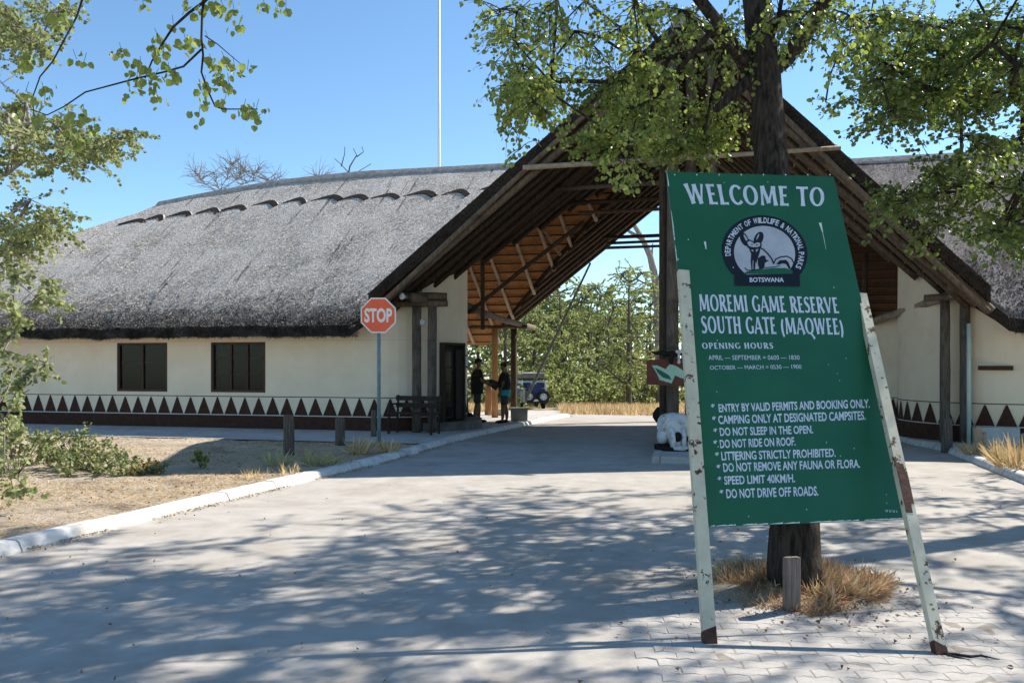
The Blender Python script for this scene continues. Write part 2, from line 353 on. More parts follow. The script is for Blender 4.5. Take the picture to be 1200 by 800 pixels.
# pavers in the foreground (zigzag concrete blocks, about 0.22 x 0.11)
pv = bpy.data.objects.new('paving', None); link(pv); pv['kind'] = 'structure'
def paver_mesh(seed):
    rr = random.Random(seed); l, w2 = .112, .055; z = .005
    o = [(-l, -w2), (-l/2, -w2*.72), (0, -w2*1.25), (l/2, -w2*.72), (l, -w2), (l, w2), (l/2, w2*1.28), (0, w2*.75), (-l/2, w2*1.28), (-l, w2)]
    g = .0011; o = [(x-g*.3*(1 if x > 0 else -1), y-g*(1 if y > 0 else -1)) for x, y in o]; o = [(x+rr.uniform(-.0025, .0025), y+rr.uniform(-.0025, .0025)) for x, y in o]
    n = len(o); vs = [(x, y, -.02) for x, y in o]+[(x, y, z-.004) for x, y in o]+[(x*.95, y*.92, z) for x, y in o]
    fs = [(i, (i+1) % n, n+(i+1) % n, n+i) for i in range(n)]+[(n+i, n+(i+1) % n, 2*n+(i+1) % n, 2*n+i) for i in range(n)]+[tuple(range(2*n, 3*n))]
    m_ = MB(); m_.add(vs, fs); me = m_.mesh('paver'); me.materials.append(M('paver')); return me
PVM = [paver_mesh(i) for i in range(8)]
def jf(a, b):
    x, y = .3+a*3.9, 3.9+b*2.3; e = min(1, max(0, (x/y-.17)/.06))*min(1, max(0, (6.02-y)/.12))*min(1, max(0, (.68-x/y)/.04)); q = ((x-1.98)/.60)**2+((y-6.1)/.60)**2
    return Vector((x, y, -.006+.0098*min(e, 1)*(0 if q < 1 else 1)))
gridmesh('joint_sand', jf, 90, 60, M('joint_sand'), parent=pv)
cnt = 0; ang = R(-4)
for i in range(-12, 24):
    for j in range(-12, 26):
        ii = i+.5*(j % 2); x = 1.9+ii*.2235*math.cos(ang)-j*.1105*math.sin(ang); y = 4.6+ii*.2235*math.sin(ang)+j*.1105*math.cos(ang)
        if y < 4.12 or y > 6.0 or x/y < .145+.06*mn.noise(Vector((y*2, 3, 0))) or x/y > .66: continue
        if ((x-1.98)/.62)**2+((y-6.1)/.62)**2 < 1: continue
        if cnt >= 300: continue
        cnt += 1
        inst(PVM[(i*7+j*3) % 8], 'paver', (x, y, random.uniform(-.0012, .0004)), ang+random.uniform(-.01, .01), pv, rot=(random.uniform(-.004, .004), random.uniform(-.004, .004), ang+random.uniform(-.01, .01)))
# ------------------------------------------------------------------ THE GATEHOUSE (local frame: s along the front, t into depth)
gh = thing('gatehouse', 'thatched gate building with cream walls, triangle band and open A-frame over the road', 'gatehouse', P0, ROTB)
def zgL(s): return ZL0+.8*(s-5.16)
def zgR(s): return ZR0+1.02*(16.8-s)
ZL0, ZR0 = 3.20, 2.84
SR = 5.16+(ZR0-ZL0+1.02*11.64)/1.82
def zg(s): return zgL(s) if s < SR else zgR(s)
def zwL(t): t = min(t, 9.8-t); return 2.50+.818*(t+.6)
def zwR(t): t = min(t, 9.8-t); return 2.45+.755*(t+.6)
T0, T1 = -1.2, 10.5
def under(s, t):
    a = zg(s) if 5 < s < 16.9 else -9
    b = min(zwL(t), 2.5+max(0, s+10.8)*.714)+sag(s, (min(t, 9.8-t)+.6)/5.5) if s < SR else min(zwR(t), 2.45+max(0, 31.5-s)*.69)
    return max(a, b)-.24
def slab(name, rows, th, mt, mb_, me_, wob=.02, parent=gh):
    """rows: list of rows of top points; bottom = top - th (vertical)"""
    B = MB(); ni = len(rows); nj = len(rows[0]); top = []; bot = []
    for r in rows:
        for p in r:
            q = Vector(p); k = wob*(mn.noise(q*1.1)+.2*mn.noise(q*4))
            top.append((q.x, q.y, q.z+k)); bot.append((q.x, q.y, q.z-th))
    I = lambda i, j: i*nj+j; n = ni*nj
    B.add(top+bot, [])
    def F(fs, m):
        k = B.mi(m); B.f += fs; B.m += [k]*len(fs)
    F([(I(i, j), I(i, j+1), I(i+1, j+1), I(i+1, j)) for i in range(ni-1) for j in range(nj-1)], mt)
    F([(n+I(i, j), n+I(i+1, j), n+I(i+1, j+1), n+I(i, j+1)) for i in range(ni-1) for j in range(nj-1)], mb_)
    e = []
    for j in range(nj-1): e += [(I(0, j), n+I(0, j), n+I(0, j+1), I(0, j+1)), (I(ni-1, j+1), n+I(ni-1, j+1), n+I(ni-1, j), I(ni-1, j))]
    for i in range(ni-1): e += [(I(i+1, 0), n+I(i+1, 0), n+I(i, 0), I(i, 0)), (I(i, nj-1), n+I(i, nj-1), n+I(i+1, nj-1), I(i+1, nj-1))]
    F(e, me_)
    o = B.build(name, None, parent, smooth=False); o.data.polygons.foreach_set('use_smooth', [m == 0 for m in B.m]); return o
TH = M('thatch'); RU = M('reed_under'); RD = M('reed_dark'); TC = M('thatch_cut')
# left wing, front and rear slopes
def lerp(a, b, k): return a+(b-a)*k
def s_valleyL(z): return 5.16+(z-ZL0)/.8+.04
def s_valleyR(z): return 16.8-(z-ZR0)/1.02-.04
def sag(s, v): q = min(1, max(0, (2.5-s)/7.5)); return -.62*q**1.8*v**1.5
def hipL(v): return -10.8+v*6.3
def eavewob(s): return .07*mn.noise(Vector((s*.8, 7, 0)))+.035*mn.noise(Vector((s*2.2, 3, 0)))
def slopeL(front):
    rows = []
    for i in range(39):
        v = (i/38)**1.5; t = -.6+5.5*v if front else 10.4-5.5*v; z = zwL(t); ro = []
        for j in range(141):
            s = lerp(hipL(v), s_valleyL(z), j/140)
            zz = z+(.10*math.sin(math.pi*v)*.6)+sag(s, v)
            if v < .08: zz += eavewob(s)*(1-v/.08)-.05*(1-v/.08)**2
            ro.append((s, t, zz))
        rows.append(ro)
    return rows if front else [r[::-1] for r in rows]
FL = slopeL(True)
slab('thatch_slope', FL, .25, TH, RU, TC)
slab('thatch_slope', slopeL(False), .22, TH, RU, TC)
def slopeR(front):
    rows = []
    for i in range(27):
        v = i/26; t = -.6+5.5*v if front else 10.4-5.5*v; z = zwR(t); ro = []
        for j in range(91):
            s = lerp(s_valleyR(z), 31.5-v*6, j/90); zz = z+.06*math.sin(math.pi*v)
            if v < .08: zz += eavewob(s)*(1-v/.08)-.05*(1-v/.08)**2
            ro.append((s, t, zz))
        rows.append(ro)
    return rows if front else [r[::-1] for r in rows]
FR = slopeR(True)
slab('thatch_slope', FR, .25, M('thatch_shaded'), RD, TC); slab('thatch_slope', slopeR(False), .22, M('thatch_shaded'), RD, TC)
# hipped ends
def hip(sa, sb, zf, left):
    rows = []
    for i in range(15):
        v = i/14; t0 = -.6+5.5*v; t1 = 10.4-5.5*v+.001; z = zf(t0)
        s = sa+(sb-sa)*v
        r = [(s-(1 if left else -1)*.25*math.sin(math.pi*j/30)*(1-v), lerp(t1, t0, j/30), z+(sag(s, v) if left else 0)) for j in range(31)]
        rows.append(r if left else r[::-1])
    return rows
slab('thatch_slope', hip(-10.8, -4.5, zwL, True), .25, TH, RU, TC); slab('thatch_slope', hip(31.5, 25.5, zwR, False), .25, M('thatch_shaded'), RD, TC)
# gate roof: two steep slopes, each cut where the wings run into it
def gslope(left):
    rows = []; 
    for i in range(41):
        v = i/40; s = lerp(5.0, SR, v) if left else lerp(16.68, SR, v); z = zg(s)
        tv = (-.6+(z-2.5)/.818) if left else (-.6+(z-2.45)/.755); rows.append((s, z, min(max(tv+.06, -.3), 4.9)))
    return rows
for left in (True, False):
    G = gslope(left)
    Zr = 7.0 if left else 6.6
    low = [g for g in G if g[1] < Zr+.1]; up = [g for g in G if g[1] >= Zr-.1]
    def mk(rows_, a, b, nn):
        rr = []
        for s, z, tv in rows_:
            ta = a if a is not None else 9.8-tv; tb = b if b is not None else tv
            r = [(s, lerp(ta, tb, j/nn), z) for j in range(nn+1)]
            rr.append(r[::-1] if left else r)
        return rr
    slab('gate_thatch', mk(low, T0, None, 10), .30, TH, RD, TC)
    slab('gate_thatch', mk(low, None, T1, 10), .30, TH, RD, TC)
    slab('gate_thatch', mk(up, T0, T1, 30), .30, TH, RD, TC)
# ridge caps
def cap(name, pts, wdt=.13, drop=.10, rise=.05, along='s'):
    B = MB(); vs = []; prof = [(-wdt, -drop-.03), (-wdt, -drop+.04), (-wdt*.5, -drop*.42+rise), (0, rise+.02), (wdt*.5, -drop*.42+rise), (wdt, -drop+.04), (wdt, -drop-.03)]
    for p in pts:
        k = .02*mn.noise(Vector(p)*.9)
        for a, b in prof: vs.append((p[0], p[1]+a, p[2]+b+k) if along == 's' else (p[0]+a, p[1], p[2]+b+k))
    n = len(prof); fs = [(i*n+j, i*n+j+1, (i+1)*n+j+1, (i+1)*n+j) for i in range(len(pts)-1) for j in range(n-1)]
    fs += [tuple(range(n-1, -1, -1)), tuple(range((len(pts)-1)*n, len(pts)*n))]
    B.add(vs, fs); return B.build(name, M('ridge_cap'), gh)
cap('ridge_cap', [(-4.55+i*.5, 4.9, 7.01+sag(-4.55+i*.5, 1)) for i in range(30)]); cap('ridge_cap', [(13.2+i*.5, 4.9, 6.61) for i in range(26)])
cap('ridge_cap', [(SR, T0-.02+i*.5, zg(SR)+.02) for i in range(25)], .3, .28, .05, 't')
# rows of raised thatch scallops under the ridge
def scallop(seed, TH=TH):
    """a small curved lip of cut reed: thin tail to the left, thick hooked end to the right"""
    rr = random.Random(seed); B = MB(); vs = []; n = 18; wd = rr.uniform(.31, .39); ht = rr.uniform(.17, .22); hook = rr.uniform(.06, .10)
    for i in range(n+1):
        k = i/n; x = -wd+2*wd*k; yo = ht*math.sin(math.pi*(k**1.15*.74+.02))-hook*2.4*max(0, (k-.6)/.4)**2; th = .022+.165*k**1.1*(1-.6*max(0, (k-.7)/.3)**2); li = .02+.04*k
        dx = .06*max(0, k-.7)/.3
        vs += [(x+dx+.02, yo+.05, -.01), (x+dx, yo, li), (x-dx*.6, yo-th*1.15, li*.75), (x-dx*.7, yo-th*1.2, -.03)]
    fs = [(i*4+j, (i+1)*4+j, (i+1)*4+j+1, i*4+j+1) for i in range(n) for j in range(3)]+[(3, 2, 1, 0), tuple(range(n*4, n*4+4))]
    B.add(vs, fs, TH); B.mats = [TH, TC]; B.m = [0 if (q < n*3 and q % 3 == 0) else 1 for q in range(len(fs))]
    return B.mesh('ridge_scallop')
SCM = [scallop(i) for i in range(5)]; SCO = [scallop(i, M('thatch_shaded')) for i in range(5)]
aL = math.atan(.818); aR = math.atan(.755)
def ssolve(px, t):  # s at which local (s,t) shows at column px
    k = (px-600)/1000; x0 = P0+N*t
    return (k*x0.y-x0.x)/(U.x-k*U.y)
for i, px in enumerate([155, 180, 209, 243, 274, 309, 345, 382, 414, 451, 491, 533, 572]):
    t = 3.72+random.uniform(-.03, .03); s = ssolve(px, t)
    if i == 0: s = max(s, -4.9)
    z = zwL(t)+.10*.6*math.sin(math.pi*(t+.6)/5.5)+sag(s, (t+.6)/5.5)
    inst(SCM[i % 5], 'ridge_scallop', (s, t, z-.02), parent=gh, rot=(aL, 0, random.uniform(-.06, .06)), scale=(random.uniform(1.05, 1.3), random.uniform(1.1, 1.35), random.uniform(1, 1.2)))
for i, px in enumerate([1020, 1068, 1115, 1160, 1205, 1250]):
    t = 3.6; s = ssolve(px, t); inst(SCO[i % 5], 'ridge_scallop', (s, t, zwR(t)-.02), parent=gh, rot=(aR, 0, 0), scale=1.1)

mat('dark_concrete', (.10, .09, .08), (.17, .155, .14), .9, 4, 8, bump=.4, bscale=40)
# loose straw standing off the thatch (tens of thousands: stuff)
def straw_on(rows, n, seed, slope, up=True):
    r = np.random.default_rng(seed); A = np.array(rows); ni, nj, _ = A.shape
    u = r.uniform(0, ni-1.001, n); v = r.uniform(0, nj-1.001, n); i = u.astype(int); j = v.astype(int); fu = (u-i)[:, None]; fv = (v-j)[:, None]
    C = A[i, j]*(1-fu)*(1-fv)+A[i+1, j]*fu*(1-fv)+A[i, j+1]*(1-fu)*fv+A[i+1, j+1]*fu*fv
    ca, sa = math.cos(slope), math.sin(slope)
    dn = np.array([0, -ca, -sa]); nm = np.array([0, -sa, ca])
    D = dn*.8+nm*r.uniform(.15, .9, n)[:, None]+r.normal(size=(n, 3))*np.array([.16, .1, .1])
    C = C+nm*(-.012); return C, D
def straws(rows, n, seed, slope, mt='thatch_straw'):
    C, D = straw_on(rows, n, seed, slope); S = rng.uniform(.028, .07, n)
    me = blades('loose_thatch', C, D, S, .28, M(mt)); o = inst(me, 'loose_thatch', (0, 0, 0), parent=gh); o['kind'] = 'stuff'
straws(FL, 150000, 1, aL); straws(FR, 50000, 2, aR, 'straw_shaded')
# ragged eave fringe
def fringe(sa, sb, zf, n, seed):
    r = np.random.default_rng(seed); s = r.uniform(sa, sb, n); k = r.uniform(0, 1, n)
    z = np.array([zf(-.6)-.05+eavewob(x) for x in s])-k*.25
    C = np.stack([s, np.full(n, -.6)+r.uniform(-.01, .03, n), z], 1); D = np.array([0, -.75, -.55])+r.normal(size=(n, 3))*.25
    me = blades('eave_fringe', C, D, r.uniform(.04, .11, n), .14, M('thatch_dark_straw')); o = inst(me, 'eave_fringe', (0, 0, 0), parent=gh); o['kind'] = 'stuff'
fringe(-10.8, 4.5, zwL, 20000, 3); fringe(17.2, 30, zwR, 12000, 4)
def shag(rows, n, seed, slope):   # ragged reed ends along the lowest courses; eave shade put into their dark colour
    r = np.random.default_rng(seed); A = np.array(rows); u = np.minimum(np.abs(r.normal(size=n))*4.6, 20); v = r.uniform(0, A.shape[1]-1.001, n); i = u.astype(int); j = v.astype(int); fu = (u-i)[:, None]; fv = (v-j)[:, None]
    C = (A[i, j]*(1-fv)+A[i, j+1]*fv)*(1-fu)+(A[i+1, j]*(1-fv)+A[i+1, j+1]*fv)*fu; ca, sa = math.cos(slope), math.sin(slope); C[:, 2] += .01
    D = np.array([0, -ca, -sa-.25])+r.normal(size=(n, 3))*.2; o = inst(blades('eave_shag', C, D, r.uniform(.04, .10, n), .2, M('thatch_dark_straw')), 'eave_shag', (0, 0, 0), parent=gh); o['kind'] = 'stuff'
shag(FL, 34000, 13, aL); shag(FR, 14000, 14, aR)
# rake fringe of the gate thatch: cut ends facing the road
r_ = np.random.default_rng(9); n_ = 14000; s_ = r_.uniform(5.0, 16.66, n_); z_ = np.array([zg(x) for x in s_])-r_.uniform(0, .3, n_)
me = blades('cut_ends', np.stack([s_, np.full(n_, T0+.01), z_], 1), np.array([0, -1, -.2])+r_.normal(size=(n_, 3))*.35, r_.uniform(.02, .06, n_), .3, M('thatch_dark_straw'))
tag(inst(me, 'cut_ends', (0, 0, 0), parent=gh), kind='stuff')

# ---- rafters, battens, ties
def pole(name, a, b, r, r2=None, m='pole', **k):
    mb = polemesh(a, b, r, r2, **k); return mb.build(name, M(m), gh, smooth=True)
# gate rafters, under each slope, parallel to the rake
for left in (True, False):
    e = 5.05 if left else 16.62; sl_ = .8 if left else -1.02
    t = T0+.1; i = 0
    while t < T1:
        # lower end: at the eave or where the wing slope takes over
        zw = (zwL if left else zwR)(t); zz = max(zg(e), zw-.05)
        s0 = e if zz == zg(e) else (5.16+(zz-ZL0)/.8 if left else 16.8-(zz-ZR0)/1.02)
        rr = .085 if i == 0 else random.uniform(.05, .07)
        a = (s0, t, zg(s0)-.30-rr); b = (SR+(.12 if left else -.12), t, zg(SR)-.33-rr)
        if i == 0: a = (e-(.1 if left else -.1), t, zg(e)-.09-.33-rr)
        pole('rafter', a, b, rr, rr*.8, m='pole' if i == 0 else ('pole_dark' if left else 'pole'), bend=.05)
        if i == 0: pole('barge_pole', (a[0]+(.1 if left else -.1), T0-.07, a[2]-.02), (SR-(.1 if left else -.1)*2, T0-.07, b[2]+.02), .06, .05, m='pole', bend=.05)
        t += random.uniform(.52, .62); i += 1
# battens along the passage under the gate thatch
for left in (True, False):
    k = 0
    while k < 22:
        s = 5.3+k*.29 if left else 16.65-k*.235; z = zg(s)-.315
        zl = (z+.315-2.5)/.818-.6 if left else (z+.315-2.45)/.755-.6
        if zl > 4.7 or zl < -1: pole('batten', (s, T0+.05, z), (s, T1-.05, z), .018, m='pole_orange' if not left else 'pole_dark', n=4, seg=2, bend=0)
        else:
            pole('batten', (s, T0+.05, z), (s, zl, z), .018, m='pole_orange' if not left else 'pole_dark', n=4, seg=1, bend=0)
            pole('batten', (s, 9.8-zl, z), (s, T1-.05, z), .018, m='pole_dark', n=4, seg=1, bend=0)
        k += 1
# left wing rear slope: battens and pale rafters seen from the passage
for k in range(19):
    t = 10.3-k*.28; z = zwL(t)-.235; s1 = s_valleyL(zwL(t))
    pole('batten', (2.0, t, z), (s1, t, z), .022, m='wood_dark', n=4, seg=2, bend=0)
for k in range(9):
    s = 3.0+k*.8+random.uniform(-.08, .08); ta = 10.3; 
    zt = min(6.75, zgL(s)+.0) if s > 5.2 else 2.6; zt = max(zt, 2.6); tt = 10.4-(zt-2.5)/.818
    pole('rafter', (s+.10, min(tt, 10.3), zwL(min(tt, 10.3))-.30), (s-.25, 4.95, zwL(4.95)-.34), .055, .045, m='pole_pale', n=7)
for k in range(19):
    t = 10.3-k*.28; z = zwR(t)-.235; pole('batten', (s_valleyR(zwR(t)), t, z), (22, t, z), .022, m='wood_dark', n=4, seg=2, bend=0)
# collar ties across the A-frame
ties = [(-1.32, 5.45, 'pole_pale', .055), (1.1, 5.5, 'pole', .055), (2.8, 5.5, 'pole_dark', .055), (4.2, 5.5, 'pole', .05), (8.7, 5.5, 'pole_dark', .06), (9.6, 5.45, 'pole_dark', .05), (10.3, 5.4, 'pole_dark', .05), (7.6, 7.0, 'pole_dark', .055)]
for t, z, m_, r in ties:
    sa = 5.16+(z-2.75)/.8-.1; sb = 16.8-(z-2.6)/1.02+.1
    if t < -1: sa -= .1; sb += .1
    pole('tie_pole', (sa, t, z), (sb, t, z+.03), r, r*.8, m=m_, bend=.015, seg=6)
# king posts on the island
def ipost(s, t, r, top, m_, rr=.9): return pole('post', (s, t, gt(t)+.09), (s, t, top), r, r*rr, m=m_, seg=6, bend=.01, n=10)
ipost(11.02, -.75, .085, 7.4, 'pole_dark'); ipost(11.22, -1.12, .12, 7.4, 'post_grey'); ipost(11.55, -.9, .11, 7.6, 'pole'); ipost(11.95, -1.1, .10, 7.3, 'pole')
for t in (4.4, 9.9): ipost(11.3, t, .11, 7.5, 'pole_dark'); ipost(11.75, t, .11, 7.5, 'pole')
pole('ridge_pole', (SR, T0-.05, 7.72), (SR, T1-.05, 7.72), .09, m='pole_dark')
pole('tie_pole', (11.0, -1.1, 6.3), (12.3, 4.0, 6.3), .05, m='pole')
# side posts, eave beams, struts
for (s, t) in ((5.66, -.12), (6.0, -.06)): pole('post', (s, t, .10), (s, t, 2.84), .105, .10, m='post_grey', seg=6, bend=.01, n=10)
pole('eave_beam', (4.55, -.10, 2.92), (6.35, -.10, 2.90), .075, m='pole'); 
pole('eave_beam', (5.80, -.75, 3.0), (5.98, 2.7, 2.98), .10, .09, m='pole'); pole('eave_beam', (5.98, 2.6, 3.02), (6.15, 9.4, 2.78), .09, .085, m='pole', bend=.06)
pole('eave_beam', (5.3, -.3, 3.08), (6.3, .05, 3.06), .085, m='pole')
for (s, t, m_) in ((5.35, 7.5, 'pole_orange'), (5.85, 7.9, 'pole_dark')): pole('post', (s, t, gt(t)+.09), (s, t, 2.68), .10, .095, m=m_, seg=6, bend=.01, n=10)
pole('eave_beam', (4.6, 7.5, 2.72), (6.3, 7.8, 2.72), .06, m='pole')
pole('strut', (6.0, 2.6, 2.85), (8.9, 2.6, 5.0), .05, m='pole_dark'); pole('strut', (6.33, 2.75, 2.45), (6.33, 2.75, 4.6), .055, m='pole_dark')
pole('strut', (7.9, 4.8, 4.5), (7.4, 4.8, 5.3), .045, m='pole_pale')
for (s, t) in ((16.27, .22), (16.62, .22)): pole('post', (s, t, .10), (s, t, 2.80), .095, .09, m='post_grey', seg=6, bend=.012, n=10)
pole('eave_beam', (15.9, .2, 2.86), (17.1, .1, 2.90), .07, m='pole'); pole('eave_beam', (16.4, .1, 2.92), (15.35, 3.6, 2.52), .09, .08, m='pole_pale')
pole('eave_beam', (16.2, -.6, 3.0), (16.6, .3, 3.02), .09, m='pole')
pole('strut', (15.35, 3.6, 1.95), (15.35, 3.6, 4.2), .06, m='pole_dark')
for t in (5.0, 9.6): 
    for s in (15.9, 16.35): pole('post', (s, t, gt(t)+.09), (s, t, 2.7), .1, m='post_grey', n=10)

# ---- walls: one continuous skin each, following rounded ends
def arc(cs, ct, r, a0, a1, n, sgn=1): return [(cs+sgn*r*math.sin(a0+(a1-a0)*i/n), ct-r*math.cos(a0+(a1-a0)*i/n)) for i in range(n+1)]
LW = [(-9.6, 5.0), (-9.6, 0.0)]+[(-9.6+i*1.01, 0.0) for i in range(1, 14)]+arc(4.55, 1.65, 1.65, 0, math.pi, 26)+[(3.6, 3.3), (-9.6, 3.3)]
RW = [(17.9, 5.4), (14.9, 5.4), (14.9, 4.3)]+arc(17.9, 2.1, 2.1, R(110), 0, 20, -1)+[(19.5, 0.0), (21, 0), (24, 0), (30, 0), (30, 3.9)]
HOLES = []  # (s0,s1,z0,z1) openings in the front of the left wing
def wsol(px, t=0): return ssolve(px, t)
for (xa, xb) in ((137, 196), (247, 311)): HOLES.append((wsol(xa), wsol(xb), .935, 2.10))
def wall(pts, holes, name):
    B = MB(); P = []
    for i in range(len(pts)-1):     # split front segments at the window edges
        a, b = pts[i], pts[i+1]; P.append(a)
        if a[1] == 0 and b[1] == 0:
            for c in sorted(x for h in holes for x in h[:2]):
                if a[0] < c < b[0]: P.append((c, 0.0))
    P.append(pts[-1])
    for i in range(len(P)-1):
        a, b = P[i], P[i+1]; ms = (a[0]+b[0])/2
        h = [q for q in holes if a[1] == 0 and b[1] == 0 and q[0] < ms < q[1]]
        za, zb = under(*a)+.02, under(*b)+.02
        if name == 'wall' and pts is RW:
            if a[1] > 2.3: za = 2.62
            if b[1] > 2.3: zb = 2.62
        segs = [(.02, None)] if not h else [(.02, h[0][2]), (h[0][3], None)]
        for z0, z1 in segs:
            B.add([(a[0], a[1], z0), (b[0], b[1], z0), (b[0], b[1], z1 if z1 else zb), (a[0], a[1], z1 if z1 else za)], [(0, 1, 2, 3)])
            for q in (B,): pass
    for q in holes:   # reveals
        s0, s1, z0, z1 = q; d = .2
        B.add([(s0, 0, z0), (s1, 0, z0), (s1, d, z0), (s0, d, z0), (s0, 0, z1), (s1, 0, z1), (s1, d, z1), (s0, d, z1)], [(0, 3, 2, 1), (4, 5, 6, 7), (0, 4, 7, 3), (1, 2, 6, 5)])
    return B.build(name, M('plaster'), gh)
wall(LW, HOLES, 'wall'); wall(RW, [], 'wall')
# painted bands following the wall, 3 mm proud
def offs(pts, o):
    out = []
    for i, p in enumerate(pts):
        a = Vector((*pts[max(i-1, 0)], 0)); b = Vector((*pts[min(i+1, len(pts)-1)], 0)); d = (b-a).normalized(); out.append((p[0]+d.y*o, p[1]-d.x*o))
    return out
def band(pts, z0, z1, m, name, o=.003):
    q = offs(pts, o); B = MB(); n = len(q)
    B.add([(x, y, z0) for x, y in q]+[(x, y, z1) for x, y in q], [(i, i+1, n+i+1, n+i) for i in range(n-1)]); return B.build(name, M(m), gh)
LF = LW[1:-2]; RF = RW[1:-1]
band(LF, .03, .405, 'brown_paint', 'painted_base'); band(RF, .03, .405, 'brown_paint', 'painted_base')
for F_ in (LF, RF): band(F_, .405, .425, 'white_line', 'painted_line', .005); band(F_, .832, .850, 'dark_line', 'painted_line', .004)
def walk(pts, step, start=0):
    out = []; acc = -start
    for i in range(len(pts)-1):
        a = Vector(pts[i]); b = Vector(pts[i+1]); l = (b-a).length
        if l < 1e-6: continue
        while acc <= l: p = a+(b-a)*(acc/l); out.append((p, (b-a)/l)); acc += step
        acc -= l
    return out
tm = MB(); tm.add([(-.173, 0, 0), (.173, 0, 0), (.014, 0, .395), (-.014, 0, .395), (-.173, -.003, 0), (.173, -.003, 0), (.014, -.003, .395), (-.014, -.003, .395)], [(4, 5, 6, 7), (0, 4, 7, 3), (5, 1, 2, 6), (3, 7, 6, 2)])
TM = tm.mesh('painted_triangle'); TM.materials.append(M('brown_paint'))
for F_, st in ((LF, .1), (RF, .12)):
    for k, (p, d) in enumerate(walk(F_, .358, st)):
        if p.x < -8.5 or p.x > 24: continue
        nn_ = Vector((d.y, -d.x)); p = p+nn_*(.004 if abs(d.y) < .01 else .012)
        inst(TM, 'painted_triangle', (p.x, p.y, .425), math.atan2(d.y, d.x), gh, scale=(random.uniform(.96, 1.02), 1, random.uniform(.97, 1.02)))
mat('faint_line', (.50, .42, .31), spec=.1)
for F_ in (LF[9:], RF[:-2]): pass
band(LF[2:-12], 2.125, 2.131, 'faint_line', 'plaster_line', .002)
# step round the rounded end with the door
mb = MB(); q = arc(4.55, 1.65, 2.0, R(40), R(125), 16); q2 = arc(4.55, 1.65, 1.6, R(40), R(125), 16)
mb.prism([*q, *q2[::-1]], .05, .28); mb.build('step', M('dark_concrete'), gh)
# windows
for i, (s0, s1, z0, z1) in enumerate(HOLES):
    f = MB(); w_ = s1-s0; h_ = z1-z0
    for (c, d) in (((s0+.03, .05, z0+h_/2), (.06, .07, h_)), ((s1-.03, .05, z0+h_/2), (.06, .07, h_)), ((s0+w_/2, .052, z1-.03), (w_-.12, .07, .06)), ((s0+w_/2, .052, z0+.03), (w_-.12, .07, .06))): f.box(c, d)
    fr = f.build('window', M('frame_brown'), gh); 
    mull = [s0+w_*.36, s0+w_*.66] if i else [s0+w_*.5]
    for x in mull: MB().box((x, .055, z0+h_/2), (.04, .05, h_-.12)).build('mullion', M('frame_brown'), fr)
    for z in ((z0+h_*.35, z0+h_*.68) if i else (z0+h_*.6,)):
        e = [s0+.06]+[x for x in mull]+[s1-.06]
        for a, b in zip(e[:-1], e[1:]): MB().box(((a+b)/2, .056, z), (b-a-.05, .03, .025)).build('glazing_bar', M('frame_brown'), fr)
    e = [s0+.06]+mull+[s1-.06]
    for a, b in zip(e[:-1], e[1:]): MB().box(((a+b)/2, .068, z0+h_/2), (b-a-.02, .006, h_-.12)).build('pane', M('glass'), fr)
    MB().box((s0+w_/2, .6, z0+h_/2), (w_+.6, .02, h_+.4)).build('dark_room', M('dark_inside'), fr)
    if i: # curtain half drawn
        c = MB(); vs = [(s0+.1+k*.022, .13+.02*math.sin(k*1.7), z) for k in range(16) for z in (z0+.05, z1-.05)]; c.add(vs, [(2*k, 2*k+2, 2*k+3, 2*k+1) for k in range(15)]); c.build('curtain', M('grey_cloth'), fr)
# door on the rounded end
def apt(phi, r, z): return Vector((4.55+r*math.sin(phi), 1.65-r*math.cos(phi), z))
ph = R(68); dcen = apt(ph, 1.66, 0); dth = ph; 
DM = Matrix.Translation((dcen.x, dcen.y, 0)) @ Matrix.Rotation(dth, 4, 'Z')   # local x along the wall, -y outward
def dbox(B, c, d, m=None):
    vs = []
    b0 = MB().box(c, d); B.add([DM @ Vector(v) for v in b0.v], b0.f, m)
door = MB(); 
for c, d in (((-.36, -.03, 1.15), (.06, .12, 1.74)), ((.36, -.03, 1.15), (.06, .12, 1.74)), ((0, -.03, 2.05), (.78, .12, .06))): dbox(door, c, d)
dr = door.build('door', M('wood_dark'), gh)
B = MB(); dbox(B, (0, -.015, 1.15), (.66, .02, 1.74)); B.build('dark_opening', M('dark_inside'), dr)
B = MB(); dbox(B, (-.19, -.05, 1.15), (.26, .012, 1.70)); B.build('glass_leaf', M('glass'), dr)
for k in range(5): B = MB(); dbox(B, (-.19, -.058, .38+k*.38), (.27, .012, .025)); B.build('glazing_bar', M('wood_dark'), dr)
for x in (-.325, -.055): B = MB(); dbox(B, (x, -.057, 1.15), (.03, .014, 1.70)); B.build('leaf_stile', M('wood_dark'), dr)
B = MB(); dbox(B, (.20, -.05, 1.12), (.24, .03, 1.6)); B.build('open_leaf', M('wood_dark'), dr)
# notice frame by the door
a = apt(R(92), 1.655, 1.66); nf = MB(); nm_ = Matrix.Translation(a) @ Matrix.Rotation(R(92), 4, 'Z'); b0 = MB().box((0, -.012, 0), (.30, .03, .30)); nf.add([nm_ @ Vector(v) for v in b0.v], b0.f)
no = nf.build('notice_frame', M('wood_dark'), gh); b0 = MB().box((0, -.03, 0), (.23, .012, .23)); B = MB(); B.add([nm_ @ Vector(v) for v in b0.v], b0.f); B.build('notice_sheet', M('grey_paint'), no)
# lamp on the front beam, meter on the post
MB().sphere((5.58, -.78, 3.02), (.07, .07, .075)).tube([(5.58, -.70, 3.02), (5.58, -.5, 3.03)], .03, 6).build('lamp', M('sign_paint'), gh, smooth=True)
MB().sphere((5.80, -.12, 2.50), (.075, .07, .09)).build('meter', M('grey_paint'), gh, smooth=True)
